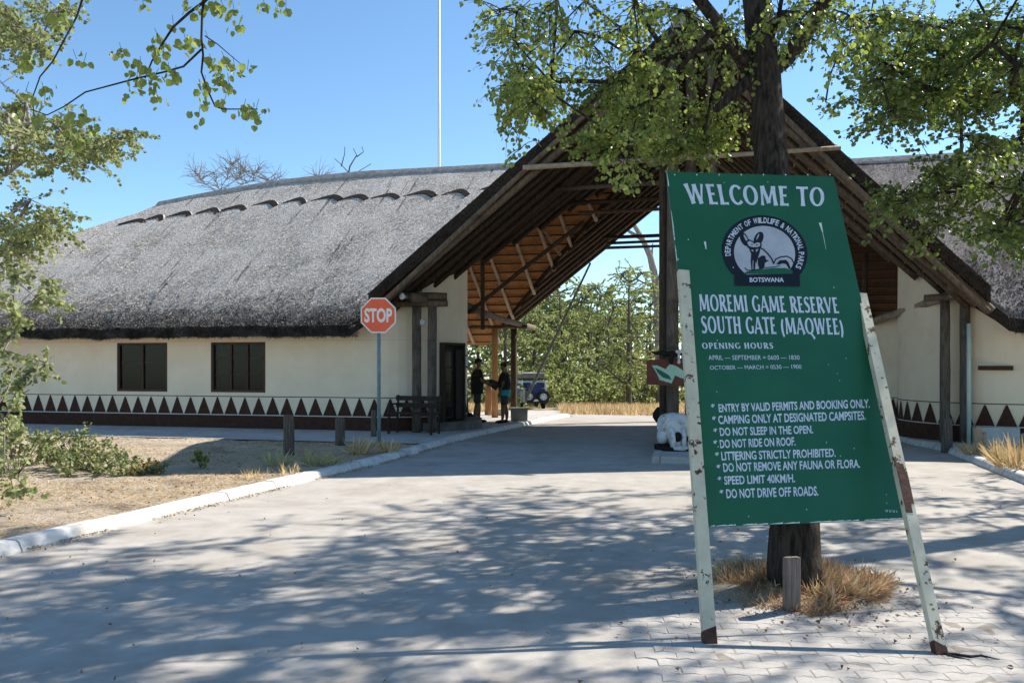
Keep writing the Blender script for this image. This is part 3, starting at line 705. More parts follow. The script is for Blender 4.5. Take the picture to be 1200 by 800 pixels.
# right wing: downpipe, plaque, grey panel, second band
s_ = ssolve(1135, -.02); mb = MB(); mb.tube([(s_, -.045, .11), (s_, -.045, 2.35)], .04, 8); mb.build('downpipe', M('pipe'), gh, smooth=True)
sa, sb = ssolve(1146, 0), ssolve(1187, 0); MB().box(((sa+sb)/2, -.012, 1.52), (sb-sa, .024, .085)).build('plaque', M('brown_paint'), gh)
sa, sb = ssolve(1139, 0), ssolve(1193, 0); MB().box(((sa+sb)/2, -.06, .25), (sb-sa, .1, .33)).build('grey_panel', M('grey_paint'), gh)
# ------------------------------------------------------------------ WELCOME SIGN
def board_corners():
    r = [Vector(((x-600)/1000, 1, -(y-426)/1000)) for x, y in [(781, 201), (977, 207), (1067, 608), (828, 617)]]; o = Vector((0, 0, CAMH))
    TL, BR, BL = o+r[0]*6.25, o+r[2]*5.42, o+r[3]*5.25; n = (BR-BL).cross(TL-BL); return [TL, o+r[1]*((TL-o).dot(n)/r[1].dot(n)), BR, BL]
BC = board_corners()
BX = (BC[1]-BC[0]).normalized(); BN = BX.cross(BC[0]-BC[3]).normalized()
if BN.y > 0: BN = -BN
def onb(px, py, off=.004):
    d = Vector(((px-600)/1000, 1, -(py-426)/1000)); o = Vector((0, 0, CAMH)); p = BC[0]+BN*off
    return o+d*((p-o).dot(BN)/d.dot(BN))
sg = thing('welcome_sign', 'big green board on two rusty pale posts leaning back, headed WELCOME TO in white', 'sign', ((GP(833, 755)+GP(1105, 768))/2))
B = MB(); q = [Vector(v) for v in BC]; vs = [v for v in q]+[v-BN*.012 for v in q]
B.add(vs, [(3, 2, 1, 0), (4, 5, 6, 7), (0, 1, 5, 4), (1, 2, 6, 5), (2, 3, 7, 6), (3, 0, 4, 7)]); B.build('board', M('sign_green'), sg, world=True)
# worn white edges and chips
B = MB()
def edge(a, b, n, w_):
    for i in range(n):
        k0 = random.random(); l = random.uniform(.01, .07); k1 = min(1, k0+l); x0, y0 = lerp(a[0], b[0], k0), lerp(a[1], b[1], k0); x1, y1 = lerp(a[0], b[0], k1), lerp(a[1], b[1], k1)
        B.add([onb(x0, y0, .0012+i*.00002), onb(x1, y1, .0012+i*.00002), onb(x1+w_[0], y1+w_[1], .0012+i*.00002), onb(x0+w_[0]*.3, y0+w_[1]*.3, .0012+i*.00002)], [(0, 1, 2, 3)])
edge((781.2, 201.5), (827, 610), 26, (1.2, 0)); edge((829, 616.6), (1066, 607.6), 34, (0, -1.6))
for i in range(46):
    x, y = random.uniform(790, 1050), random.uniform(208, 606)
    if x > 970+(y-207)*.22: continue
    l = random.uniform(.4, 1.0); B.add([onb(x, y, .0022), onb(x+l, y+.4, .0022), onb(x+l*.8, y+random.uniform(1, 2.5), .0022), onb(x-.2, y+1.2, .0022)], [(0, 1, 2, 3)])
for (x0, y0, x1, y1, w_) in ((826, 283, 827.5, 292, 1.3), (961, 261, 964, 272, 1.6), (964, 272, 968, 292, .35), (861, 531, 864, 547, .8)):
    B.add([onb(x0-w_, y0, .0026), onb(x0+w_, y0, .0026), onb(x1+w_*.4, y1, .0026), onb(x1-w_*.4, y1, .0026)], [(0, 1, 2, 3)])
for x in range(8):
    px_ = 790+x*26; B.add([onb(px_, 204, .003), onb(px_+1.4, 204, .003), onb(px_+1.4, 205.6, .003), onb(px_, 205.6, .003)], [(0, 1, 2, 3)])
o = B.build('paint_chip', M('chip'), sg, world=True); o['kind'] = 'stuff'

# --- own flared capitals for the headings
def rib(pts, ws):
    out = []; n = len(pts)
    for i in range(n):
        a = Vector(pts[max(i-1, 0)]); b = Vector(pts[min(i+1, n-1)]); d = (b-a).normalized(); p = Vector(pts[i]); nn2 = Vector((-d.y, d.x))*ws[i]/2
        out.append((p+nn2, p-nn2))
    return out
def flare(x0, y0, x1, y1, w_, f=1.3, horizontal=False):
    ks = (0, .06, .22, .5, .78, .94, 1); fs = (f, f*.93, 1, .93, 1, f*.93, f)
    return rib([(lerp(x0, x1, k), lerp(y0, y1, k)) for k in ks], [w_*q for q in fs])
def arcs(cx, cy, rx, ry, a0, a1, wt, wn, n=20):
    pts = []; ws = []
    for i in range(n+1):
        a = R(lerp(a0, a1, i/n)); pts.append((cx+rx*math.cos(a), cy+ry*math.sin(a))); ws.append(lerp(wn, wt, abs(math.cos(a))**1.3))
    return rib(pts, ws)
S_ = .21; T_ = .115
GL = {
 'W': (1.16, [flare(.10, .99, .33, .02, S_), flare(.33, .05, .56, .97, T_), flare(.56, .97, .80, .02, S_), flare(.80, .05, 1.04, .99, T_)]),
 'E': (.60, [flare(.17, 0, .17, 1, S_), flare(.17, .945, .52, .945, T_), flare(.17, .52, .46, .52, T_*.9), flare(.17, .06, .55, .06, T_)]),
 'L': (.58, [flare(.17, 0, .17, 1, S_), flare(.17, .06, .55, .06, T_)]),
 'C': (.76, [arcs(.46, .5, .33, .45, 42, 318, S_, T_*.9)]),
 'G': (.82, [arcs(.46, .5, .33, .45, 42, 330, S_, T_*.9), flare(.70, .06, .70, .46, S_*.85)]),
 'O': (.90, [arcs(.45, .5, .33, .45, 0, 360, S_, T_*.8, 28)]),
 'Q': (.90, [arcs(.45, .5, .33, .45, 0, 360, S_, T_*.8, 28), flare(.5, .12, .86, -.26, S_*.8)]),
 'M': (1.08, [flare(.13, 0, .20, .98, T_*1.25), flare(.22, .97, .53, .12, S_), flare(.53, .12, .84, .97, T_), flare(.86, .98, .93, 0, S_)]),
 'T': (.68, [flare(.34, 0, .34, .98, S_), flare(.0, .94, .68, .94, T_)]),
 'R': (.74, [flare(.17, 0, .17, 1, S_), arcs(.30, .735, .26, .225, 90, -90, S_*.9, T_), flare(.17, .955, .32, .955, T_*.9, 1), flare(.17, .51, .32, .51, T_*.9, 1), flare(.36, .50, .66, .0, S_)]),
 'P': (.66, [flare(.17, 0, .17, 1, S_), arcs(.30, .71, .26, .25, 90, -90, S_*.9, T_), flare(.17, .955, .32, .955, T_*.9, 1), flare(.17, .46, .32, .46, T_*.9, 1)]),
 'I': (.34, [flare(.17, 0, .17, 1, S_)]),
 'A': (.82, [flare(.06, 0, .40, .98, T_), flare(.40, .98, .74, 0, S_), flare(.22, .32, .60, .32, T_*.8, 1)]),
 'S': (.60, [rib([(.53, .84), (.42, .94), (.26, .94), (.13, .82), (.15, .66), (.30, .53), (.44, .42), (.50, .27), (.42, .10), (.26, .05), (.06, .12)], [T_*1.2, T_, T_, S_*.8, S_, S_*1.1, S_*1.1, S_, S_*.75, T_, T_*1.3])]),
 'V': (.80, [flare(.09, .99, .39, .02, S_), flare(.39, .04, .70, .99, T_)]),
 'U': (.84, [rib([(.17, 1), (.17, .6), (.17, .32), (.24, .12), (.42, .05), (.58, .12), (.66, .32), (.66, .6), (.66, 1)], [S_*1.25, S_, S_, S_*.9, T_, T_, T_, T_, T_*1.4])]),
 'H': (.80, [flare(.17, 0, .17, 1, S_), flare(.63, 0, .63, 1, S_), flare(.17, .51, .63, .51, T_, 1)]),
 'N': (.86, [flare(.14, 0, .14, .98, T_*1.2), flare(.14, .95, .70, .05, S_), flare(.72, .02, .72, 1, T_*1.2)]),
 '(': (.40, [arcs(.48, .36, .33, .66, 128, 232, S_, T_*.7, 14)]),
 ')': (.40, [arcs(-.08, .36, .33, .66, 52, -52, S_, T_*.7, 14)]),
 ' ': (.34, []),
}
def quadmap(c):   # c: TL,TR,BR,BL pixels -> (u,v) in the unit box
    def f(u, v):
        t = (lerp(c[0][0], c[1][0], u), lerp(c[0][1], c[1][1], u)); b = (lerp(c[3][0], c[2][0], u), lerp(c[3][1], c[2][1], u))
        return lerp(b[0], t[0], v), lerp(b[1], t[1], v)
    return f
def heading(txt, c, name='lettering', sp=.07, off=.0015):
    tot = sum(GL[ch][0]+sp for ch in txt)-sp; f = quadmap(c); B = MB(); x = 0; k = 0
    for ch in txt:
        if ch == ' ' and B.v: B.build(name, M('sign_white'), sg, world=True); B = MB()
        w_, rbs = GL[ch]
        for r_b in rbs:
            k += 1; e = off+(k % 4)*.0003; vs = []
            for a, b in r_b:
                for p in (a, b): px, py = f((x+p.x)/tot, p.y); vs.append(onb(px, py, e))
            B.add(vs, [(2*i, 2*i+1, 2*i+3, 2*i+2) for i in range(len(r_b)-1)])
        x += w_+sp
    return B.build(name, M('sign_white'), sg, world=True)
def fontmesh(txt, bold=0.0, spacing=1.0):
    cu = bpy.data.curves.new('t', 'FONT'); cu.body = txt; cu.offset = bold; cu.space_character = spacing; cu.resolution_u = 3
    ob = bpy.data.objects.new('t', cu); COL.objects.link(ob); bpy.context.view_layer.update()
    me = bpy.data.meshes.new_from_object(ob.evaluated_get(bpy.context.evaluated_depsgraph_get()))
    V = [tuple(v.co) for v in me.vertices]; F = [tuple(p.vertices) for p in me.polygons]
    bpy.data.objects.remove(ob); bpy.data.curves.remove(cu); bpy.data.meshes.remove(me); return V, F
def text(txt, c, m='sign_white', bold=.0, name='lettering', off=.0015, parent=None, cap=.7):
    """c: pixel corners of the run of capitals: TL, TR, BR, BL (baseline to cap height)"""
    V, F = fontmesh(txt, bold); x0 = min(v[0] for v in V); x1 = max(v[0] for v in V); f = quadmap(c); B = MB()
    if txt == '*': y0 = min(v[1] for v in V); y1 = max(v[1] for v in V); V = [(v[0], (v[1]-y0)/(y1-y0)*cap, 0) for v in V]
    B.add([onb(*f((v[0]-x0)/(x1-x0), v[1]/cap), off) for v in V], F); return B.build(name, M(m), parent or sg, world=True)
CAPH = max(v[1] for v in fontmesh('H')[0])
heading('WELCOME TO', [(801, 215), (966, 219.5), (966.5, 242), (807, 239)])
heading('MOREMI GAME RESERVE', [(818, 344.5), (981, 348.5), (984, 367), (820, 364.5)], sp=.05)
heading('SOUTH GATE (MAQWEE)', [(820.5, 370), (987, 373), (989.5, 392), (822.5, 390.5)], sp=.05)
heading('OPENING HOURS', [(822, 401.5), (905.5, 401.5), (906.5, 408.3), (823, 408.5)], sp=.12)
text('APRIL — SEPTEMBER = 0600 — 1830', [(830, 416.2), (936.6, 416.2), (937.2, 421.2), (830.4, 421.6)], bold=.0, cap=CAPH)
text('OCTOBER — MARCH = 0530 — 1900', [(831.6, 428.5), (938.6, 427.0), (939.5, 431.8), (832, 433.0)], bold=.0, cap=CAPH)
LN = [('ENTRY BY VALID PERMITS AND BOOKING ONLY.', 842, 473.6, 482.5, 1019, 467.8, 477.2, 835.3, 476.5),
      ('CAMPING ONLY AT DESIGNATED CAMPSITES.', 841.6, 487.2, 496.4, 1014, 481.6, 491.3, 836.8, 491),
      ('DO NOT SLEEP IN THE OPEN.', 843.4, 501.3, 510.3, 952.6, 498.5, 507.3, 838.3, 505),
      ('DO NOT RIDE ON ROOF.', 843.6, 515.4, 524.6, 932, 512.2, 521.5, 838.2, 519),
      ('LITTERING STRICTLY PROHIBITED.', 845.2, 529.5, 539.0, 979, 525.5, 534.6, 840.2, 533),
      ('DO NOT REMOVE ANY FAUNA OR FLORA.', 847.4, 542.8, 552.4, 1007.5, 538.2, 547.4, 842, 547.4),
      ('SPEED LIMIT 40KM/H.', 848.5, 558.0, 567.3, 931.4, 555.3, 564.5, 843.3, 561.5),
      ('DO NOT DRIVE OFF ROADS.', 851, 573.2, 583.2, 958.6, 569.7, 580, 845.5, 577)]
for s_, xl, yt, yb, xr, yt2, yb2, ax, ay in LN:
    text(s_, [(xl-.4, yt), (xr, yt2), (xr+.4, yb2), (xl+.6, yb)], bold=.022, cap=CAPH)
    text('*', [(ax-2.3, ay-3.6), (ax+2.3, ay-3.7), (ax+2.3, ay+.9), (ax-2.3, ay+1.0)], bold=.02, cap=CAPH)
# tiny, unreadable maker's mark in the lower right corner: a few ticks
B = MB()
for i in range(7): x = 1037.6+i*2.1; B.add([onb(x, 596.6+i*.2, .0015), onb(x+.7, 596.6+i*.2, .0015), onb(x+1.3-(i % 2), 599.4+i*.15, .0015), onb(x+.6-(i % 2), 599.4+i*.15, .0015)], [(0, 1, 2, 3)])
B.build('small_mark', M('chip'), sg, world=True)

# --- round emblem
def e8(x, y): return 840+x/8, 240+y/8
def poly(B, pts, off, m): B.add([onb(*p, off) for p in pts], [tuple(range(len(pts)))], m)
def ell(cx, cy, a, b, rot=0, a0=0, a1=360, n=40): 
    c, s = math.cos(R(rot)), math.sin(R(rot)); o = []
    for i in range(n): th = R(lerp(a0, a1, i/(n if a1-a0 == 360 else n-1))); x, y = a*math.cos(th), b*math.sin(th); o.append((cx+x*c-y*s, cy+x*s+y*c))
    return o
B = MB(); out = [p for p in ell(896, 295.2, 50.6, 42.6, 12, 128, 384, 60)]
poly(B, out, .0015, M('emblem_black')); em = B.build('emblem', None, sg, world=True)
B = MB(); poly(B, ell(896.0, 296.6, 36.0, 31.8, 10, n=48), .0022, M('emblem_grey')); B.build('emblem_disc', None, em, world=True)
B = MB(); poly(B, [(860.3, 321.8), (936.9, 320.6), (937.6, 335.6), (860.9, 334.7)], .0042, M('emblem_black')); B.build('name_bar', None, em, world=True)
text('BOTSWANA', [(878.4, 325.3), (918.4, 325.3), (918.6, 330.3), (878.6, 330.3)], bold=.02, off=.0052, parent=em, cap=CAPH)
B = MB(); poly(B, [e8(*p) for p in ((245, 648), (280, 625), (400, 606), (520, 592), (640, 592), (690, 604), (715, 625), (705, 650))], .0028, M('sign_green')); B.build('painted_hill', None, em, world=True)
B = MB(); K = M('emblem_black'); W_ = M('emblem_grey'); o_ = .0032
def line(pts, w_, m, off):
    rb = rib(pts, [w_]*len(pts)); B.add([onb(*e8(p.x, p.y), off) for ab in rb for p in ab], [(2*i, 2*i+1, 2*i+3, 2*i+2) for i in range(len(rb)-1)], m)
def P8(pts, off, m): poly(B, [e8(*p) for p in pts], off, m)
def E8(cx, cy, a, b, rot, off, m): P8(ell(cx, cy, a, b, rot, n=18), off, m)
E8(258, 322, 36, 70, -24, .0031, K); E8(276, 322, 9, 50, -28, .0034, W_); E8(392, 318, 42, 70, 24, .0031, K); E8(384, 300, 6, 30, 24, .0034, W_)
P8([(262, 345), (300, 322), (335, 338), (352, 350), (385, 340), (418, 352), (422, 392), (385, 410), (345, 412), (292, 400)], .00345, K)
P8([(285, 352), (310, 338), (335, 352), (352, 366), (380, 352), (405, 358), (408, 385), (380, 398), (345, 398), (303, 388)], .0036, W_); E8(330, 372, 9, 6, 0, .0038, K); E8(376, 376, 9, 6, 0, .0038, K)
line([(285, 395), (320, 408), (350, 400), (390, 402), (415, 380)], 9, K, .0039)
P8([(300, 405), (410, 400), (402, 450), (385, 500), (368, 560), (355, 615), (325, 615), (318, 530), (322, 460)], .0031, K)
P8([(318, 420), (345, 425), (340, 440)], .0038, W_); P8([(365, 420), (392, 412), (372, 445)], .0038, W_)
P8([(385, 500), (425, 474), (455, 480), (462, 515), (490, 522), (452, 545), (446, 590), (400, 600), (384, 560)], .0033, K)
line([(405, 402), (440, 420), (480, 460), (515, 505), (532, 552)], 13, K, .0035)
line([(532, 555), (552, 510), (600, 488), (660, 482), (702, 505), (722, 548), (705, 598)], 12, K, .0035)
P8([(556, 556), (590, 520), (650, 515), (672, 540), (694, 596), (676, 600), (650, 556), (620, 548), (585, 560)], .0037, K)
line([(445, 590), (500, 585), (550, 582), (590, 570)], 8, K, .0039)
line([(262, 590), (285, 612), (330, 616), (380, 606), (440, 594)], 9, K, .0041); line([(340, 520), (338, 605)], 6, W_, .0043); line([(366, 540), (362, 600)], 5, W_, .0043)
B.build('wild_dog_picture', None, em, world=True)
# ring text
def ringtext(txt, a0, a1, rx, ry, cx, cy, h, rot):
    B = MB(); n = len(txt); k = 0
    ws = []; 
    for ch in txt: ws.append({'I': .45, ' ': .5, 'W': 1.35, 'M': 1.25, '&': 1.1, 'L': .8, 'E': .9, 'F': .85}.get(ch, 1.0))
    tot = sum(ws); acc = 0; c_, s_ = math.cos(R(rot)), math.sin(R(rot))
    for ch, w_ in zip(txt, ws):
        mid = acc+w_/2; acc += w_
        if ch == ' ': continue
        a = R(lerp(a0, a1, mid/tot)); x, y = rx*math.cos(a), ry*math.sin(a); tx, ty = -rx*math.sin(a), ry*math.cos(a)
        if a1 < a0: tx, ty = -tx, -ty
        p = (cx+x*c_-y*s_, cy+x*s_+y*c_); t = Vector((tx*c_-ty*s_, tx*s_+ty*c_)); step = t.length*abs(R(a1-a0))/tot*w_*.84; t.normalize(); nrm = Vector((t.y, -t.x))
        V, F = fontmesh(ch, .02); x0 = min(v[0] for v in V); x1 = max(v[0] for v in V); vs = []
        for v in V:
            q = Vector(p)+t*((v[0]-x0)/(x1-x0)-.5)*step+nrm*((v[1]/CAPH)-.5)*h; vs.append(onb(q.x, q.y, .0022))
        B.add(vs, F)
    return B.build('ring_lettering', M('sign_white'), em, world=True)
ringtext('DEPARTMENT OF WILDLIFE & NATIONAL PARKS', 160, 376, 43.4, 37.6, 896, 296, 6.2, 12)
# legs
def leg(p0, p1, w_, off):
    a = GP(*p0); d1 = onb(*p1, off); b = d1; d = (b-a).normalized(); x = (BX-d*BX.dot(d)).normalized(); y = d.cross(x)
    if y.y < 0: y = -y
    B = MB(); h = w_/2; pr = [(-h, 0), (h, 0), (h, .045), (h-.006, .045), (h-.006, .006), (-h+.006, .006), (-h+.006, .045), (-h, .045)]
    pts = []; a = a-d*.05; n = 6
    for i in range(n+1): 
        c = a.lerp(b, i/n); pts += [c+x*p[0]+y*p[1] for p in pr]
    m = len(pr); fs = [(i*m+j, i*m+(j+1) % m, (i+1)*m+(j+1) % m, (i+1)*m+j) for i in range(n) for j in range(m)]+[tuple(range(m)), tuple(range(n*m, n*m+m))]
    B.add(pts, fs); o = B.build('leg', M('rusty_paint'), sg, world=True)
    B = MB(); e = a+d*.13; B.add([v for q_, c in enumerate((a+d*.045, e)) for v in [c+d*(random.uniform(-.03, .035) if q_ else 0)+x*p[0]*1.04+y*(p[1]-.0015 if p[1] < .001 else p[1]+.0015) for p in pr]], [(j, (j+1) % m, m+(j+1) % m, m+j) for j in range(m)]); B.build('rusted_foot', M('rust'), o, world=True)
    return o, x, y, d
leg((833, 755), (801.5, 316), .076, .052); lg, lx, ly, ld = leg((1105, 768), (1010.5, 343), .066, -.016)
a = GP(1105, 768); B = MB(); c = a+ld*.93
for k0, k1, wk in ((.84, .90, .3), (.90, 1.02, .95), (1.02, 1.12, 1), (1.12, 1.17, .5)):
    B.add([a+ld*k0-lx*.033-ly*.002, a+ld*k0+lx*(.033*wk)-ly*.002, a+ld*k1+lx*(.033*min(1, wk*1.1))-ly*.002, a+ld*k1-lx*.033-ly*.002], [(0, 1, 2, 3)])
B.build('rust_patch', M('rust'), lg, world=True)
o = MB().tube([(-.03, .02, .006), (.06, .0, .012), (.13, -.04, .008), (.20, -.02, .010), (.27, -.07, .004)], [.010, .008, .008, .006, .003], 5, noise=.25).tube([(.02, 0, .006), (.06, -.05, .008), (.12, -.08, .003)], [.007, .006, .002], 5, noise=.25).build('tree_root', M('bark')); o.location = a; tag(o, 'thin dark root running over the paving from the right foot of the green sign', 'root')

# ------------------------------------------------------------------ STOP SIGN
b = GP(443, 523, .09); st = thing('stop_sign', 'red and white octagonal STOP sign on a blue-grey pole at the kerb before the gate', 'road sign', b)
d = b.y; cx, cz = (443.5-600)/1000*d-b.x, CAMH-(369.5-426)/1000*d-.09; r0 = 20.6/1000*d
yw = .06; mb = MB()
mb.tube([(0.015, .03, -.2), (0.01, .03, 1.2), (cx, .03, cz+.25)], .034, 8, noise=0); mb.build('pole', M('steel_blue'), st, smooth=True)
def octa(r, y0, y1, nm, m, par=st):
    B = MB(); p = [(cx+r*math.sin(R(22.5+45*i)), r*math.cos(R(22.5+45*i))+cz) for i in range(8)]
    B.add([(x, y0, z) for x, z in p]+[(x, y1, z) for x, z in p], [tuple(range(8)), tuple(range(15, 7, -1))]+[(i, 8+i, 8+(i+1) % 8, (i+1) % 8) for i in range(8)]); return B.build(nm, M(m), par)
k = 1/math.cos(R(22.5)); pl = octa(r0*k, -.02, -.008, 'plate', 'sign_paint'); octa(r0*.925*k, -.0235, -.0205, 'red_face', 'stop_red')
V, F = fontmesh('STOP', .035); x0 = min(v[0] for v in V); x1 = max(v[0] for v in V); ww = r0*1.58; hh = r0*.72
MB().add([(cx+((v[0]-x0)/(x1-x0)-.5)*ww, -.0255, cz+(v[1]/CAPH-.5)*hh) for v in V], F).build('lettering', M('sign_paint'), st)
MB().box((cx, 0, cz), (.05, .03, .3)).build('bracket', M('steel_blue'), st)

# ------------------------------------------------------------------ WOODEN BOLLARDS
def bollard(px, pyb, pyt, w_px, label, m='post_grey', z0=.09, lean=0, split=False, grp=None):
    b = GP(px, pyb, z0); h = (pyb-pyt)/1000*b.y; r = w_px/2000*b.y; B = MB()
    B.tube([(0, 0, -.15), (0, 0, .05), (lean*.5, 0, h*.5), (lean, 0, h-.012), (lean, .004, h)], [r*1.06, r*1.04, r*.98, r*.96, r*.88], 12, noise=.06)
    if split: B.tube([(r*.9, -.02, -.1), (r*1.1+lean, -.03, h*.62), (r*1.5+lean, -.03, h*.84)], [r*.7, r*.55, r*.3], 7, noise=.1)
    o = B.build('wooden_bollard', M(m), None, smooth=False); o.location = b; tag(o, label, 'bollard', grp); return o
G_ = 'short wooden posts along the verge'
bollard(338.5, 533, 487, 13, 'tallest of the short wooden posts, standing in dry weeds on the left verge', grp=G_)
bollard(398.5, 523, 490, 11.5, 'short grey wooden post midway between the tallest one and the stop sign', grp=G_)
bollard(438, 512, 481, 6.5, 'thin dark wooden post just behind the stop sign pole', grp=G_)
bollard(1109.5, 524.5, 491, 12, 'grey wooden post in front of the pair of pillars right of the gate', grp=G_)
bollard(1147.5, 530, 501, 10.5, 'pale split wooden stump in dry grass right of the gate', m='pole_pale', lean=-.03, split=True, grp=G_)
bollard(1200, 527, 508, 9, 'wooden stump cut by the right edge of the picture in dry grass', m='pole_pale', grp=G_)
b = GP(928, 705, 0); b = Vector((.328*5.52, 5.52, 0))
B = MB(); hw = .052
B.add([(-hw, -.03, -.1), (hw, -.03, -.1), (hw, .04, -.1), (-hw, .04, -.1), (-hw*.97, -.03, .355), (hw*.93, -.035, .36), (hw*.93, .04, .35), (-hw*.97, .04, .345)], [(0, 3, 2, 1), (4, 5, 6, 7), (0, 1, 5, 4), (1, 2, 6, 5), (2, 3, 7, 6), (3, 0, 4, 7)])
mat('peg_wood', (.16, .12, .10), (.36, .28, .235), .9, 7, 9, (9, 9, .5), .9, 14, .02, (.07, .05, .04), 5, .5, .68)
o = bevel(B.build('wooden_peg', M('peg_wood')), .012, 2); o.location = b; tag(o, 'weathered flat wooden stake standing against the foot of the tree behind the green board', 'stake')

# ------------------------------------------------------------------ bench by the pillars
def LB(s, t, z): return L(s, t, z)
bn_ = thing('wooden_bench', 'dark wooden bench with a slatted back against the wall behind the left pair of pillars', 'bench', L(5.75, -.55, .105), ROTB-.12)
def bx(nm, c, d, m='wood_dark', par=None): return MB().box(c, d).build(nm, M(m), par)
for i in range(3): bx('seat_slat', (0, -.13+i*.13, .44), (1.1, .11, .03), par=bn_)
for i in range(2): bx('back_slat', (0, .24, .60+i*.15), (1.1, .025, .10), par=bn_)
for x in (-.5, .5):
    for y, h in ((-.16, .62), (.22, .82)): 
        MB().tube([(x, y-.02, 0), (x, y, .4), (x, y+.03, h)], .028, 6).build('leg', M('wood_dark'), bn_)
    bx('armrest', (x, .03, .63), (.06, .44, .03), par=bn_)

# ------------------------------------------------------------------ raised boom barrier
b = L(6.55, 5.7, gt(5.7)+.095); dB = b.y
bb = thing('boom_barrier', 'raised road boom with a grey box counterweight standing beyond the two men', 'barrier', b)
def bp(px, py, dd=0): p = PX(px, py, dB+dd); return p-b
MB().box((0, 0, .20), (.46, .42, .36), taper=1.04).box((0, 0, .02), (.38, .34, .04)).build('counterweight', M('block_grey'), bb)
MB().tube([bp(614, 472), bp(640, 418), bp(692, 308)], [.045, .04, .028], 8).build('boom', M('boom_grey'), bb, smooth=True)
MB().box(bp(614, 463), (.07, .09, .40)).box(bp(611, 462), (.05, .05, .2)).build('pivot_post', M('sign_paint'), bb)
for px_, py_, w_, lab in ((585, 489, .28, 'pale stone block beside the far orange pillar of the gate'), (573, 488, .25, 'brown weathered tree stump beyond the man in the cap')):
    b = GP(px_, py_, gt(8)+.03); B = MB()
    if 'stump' in lab: B.tube([(0, 0, -.1), (0, 0, .3), (.03, 0, .8), (.02, 0, 1.1)], [.17, .13, .15, .10], 9, noise=.12); o = B.build('tree_stump', M('pole_orange'), smooth=True); tag(o, lab, 'stump')
    else: B.box((0, 0, .14), (.34, .3, .28)); o = bevel(B.build('stone_block', M('sand')), .02); tag(o, lab, 'block')
    o.location = b

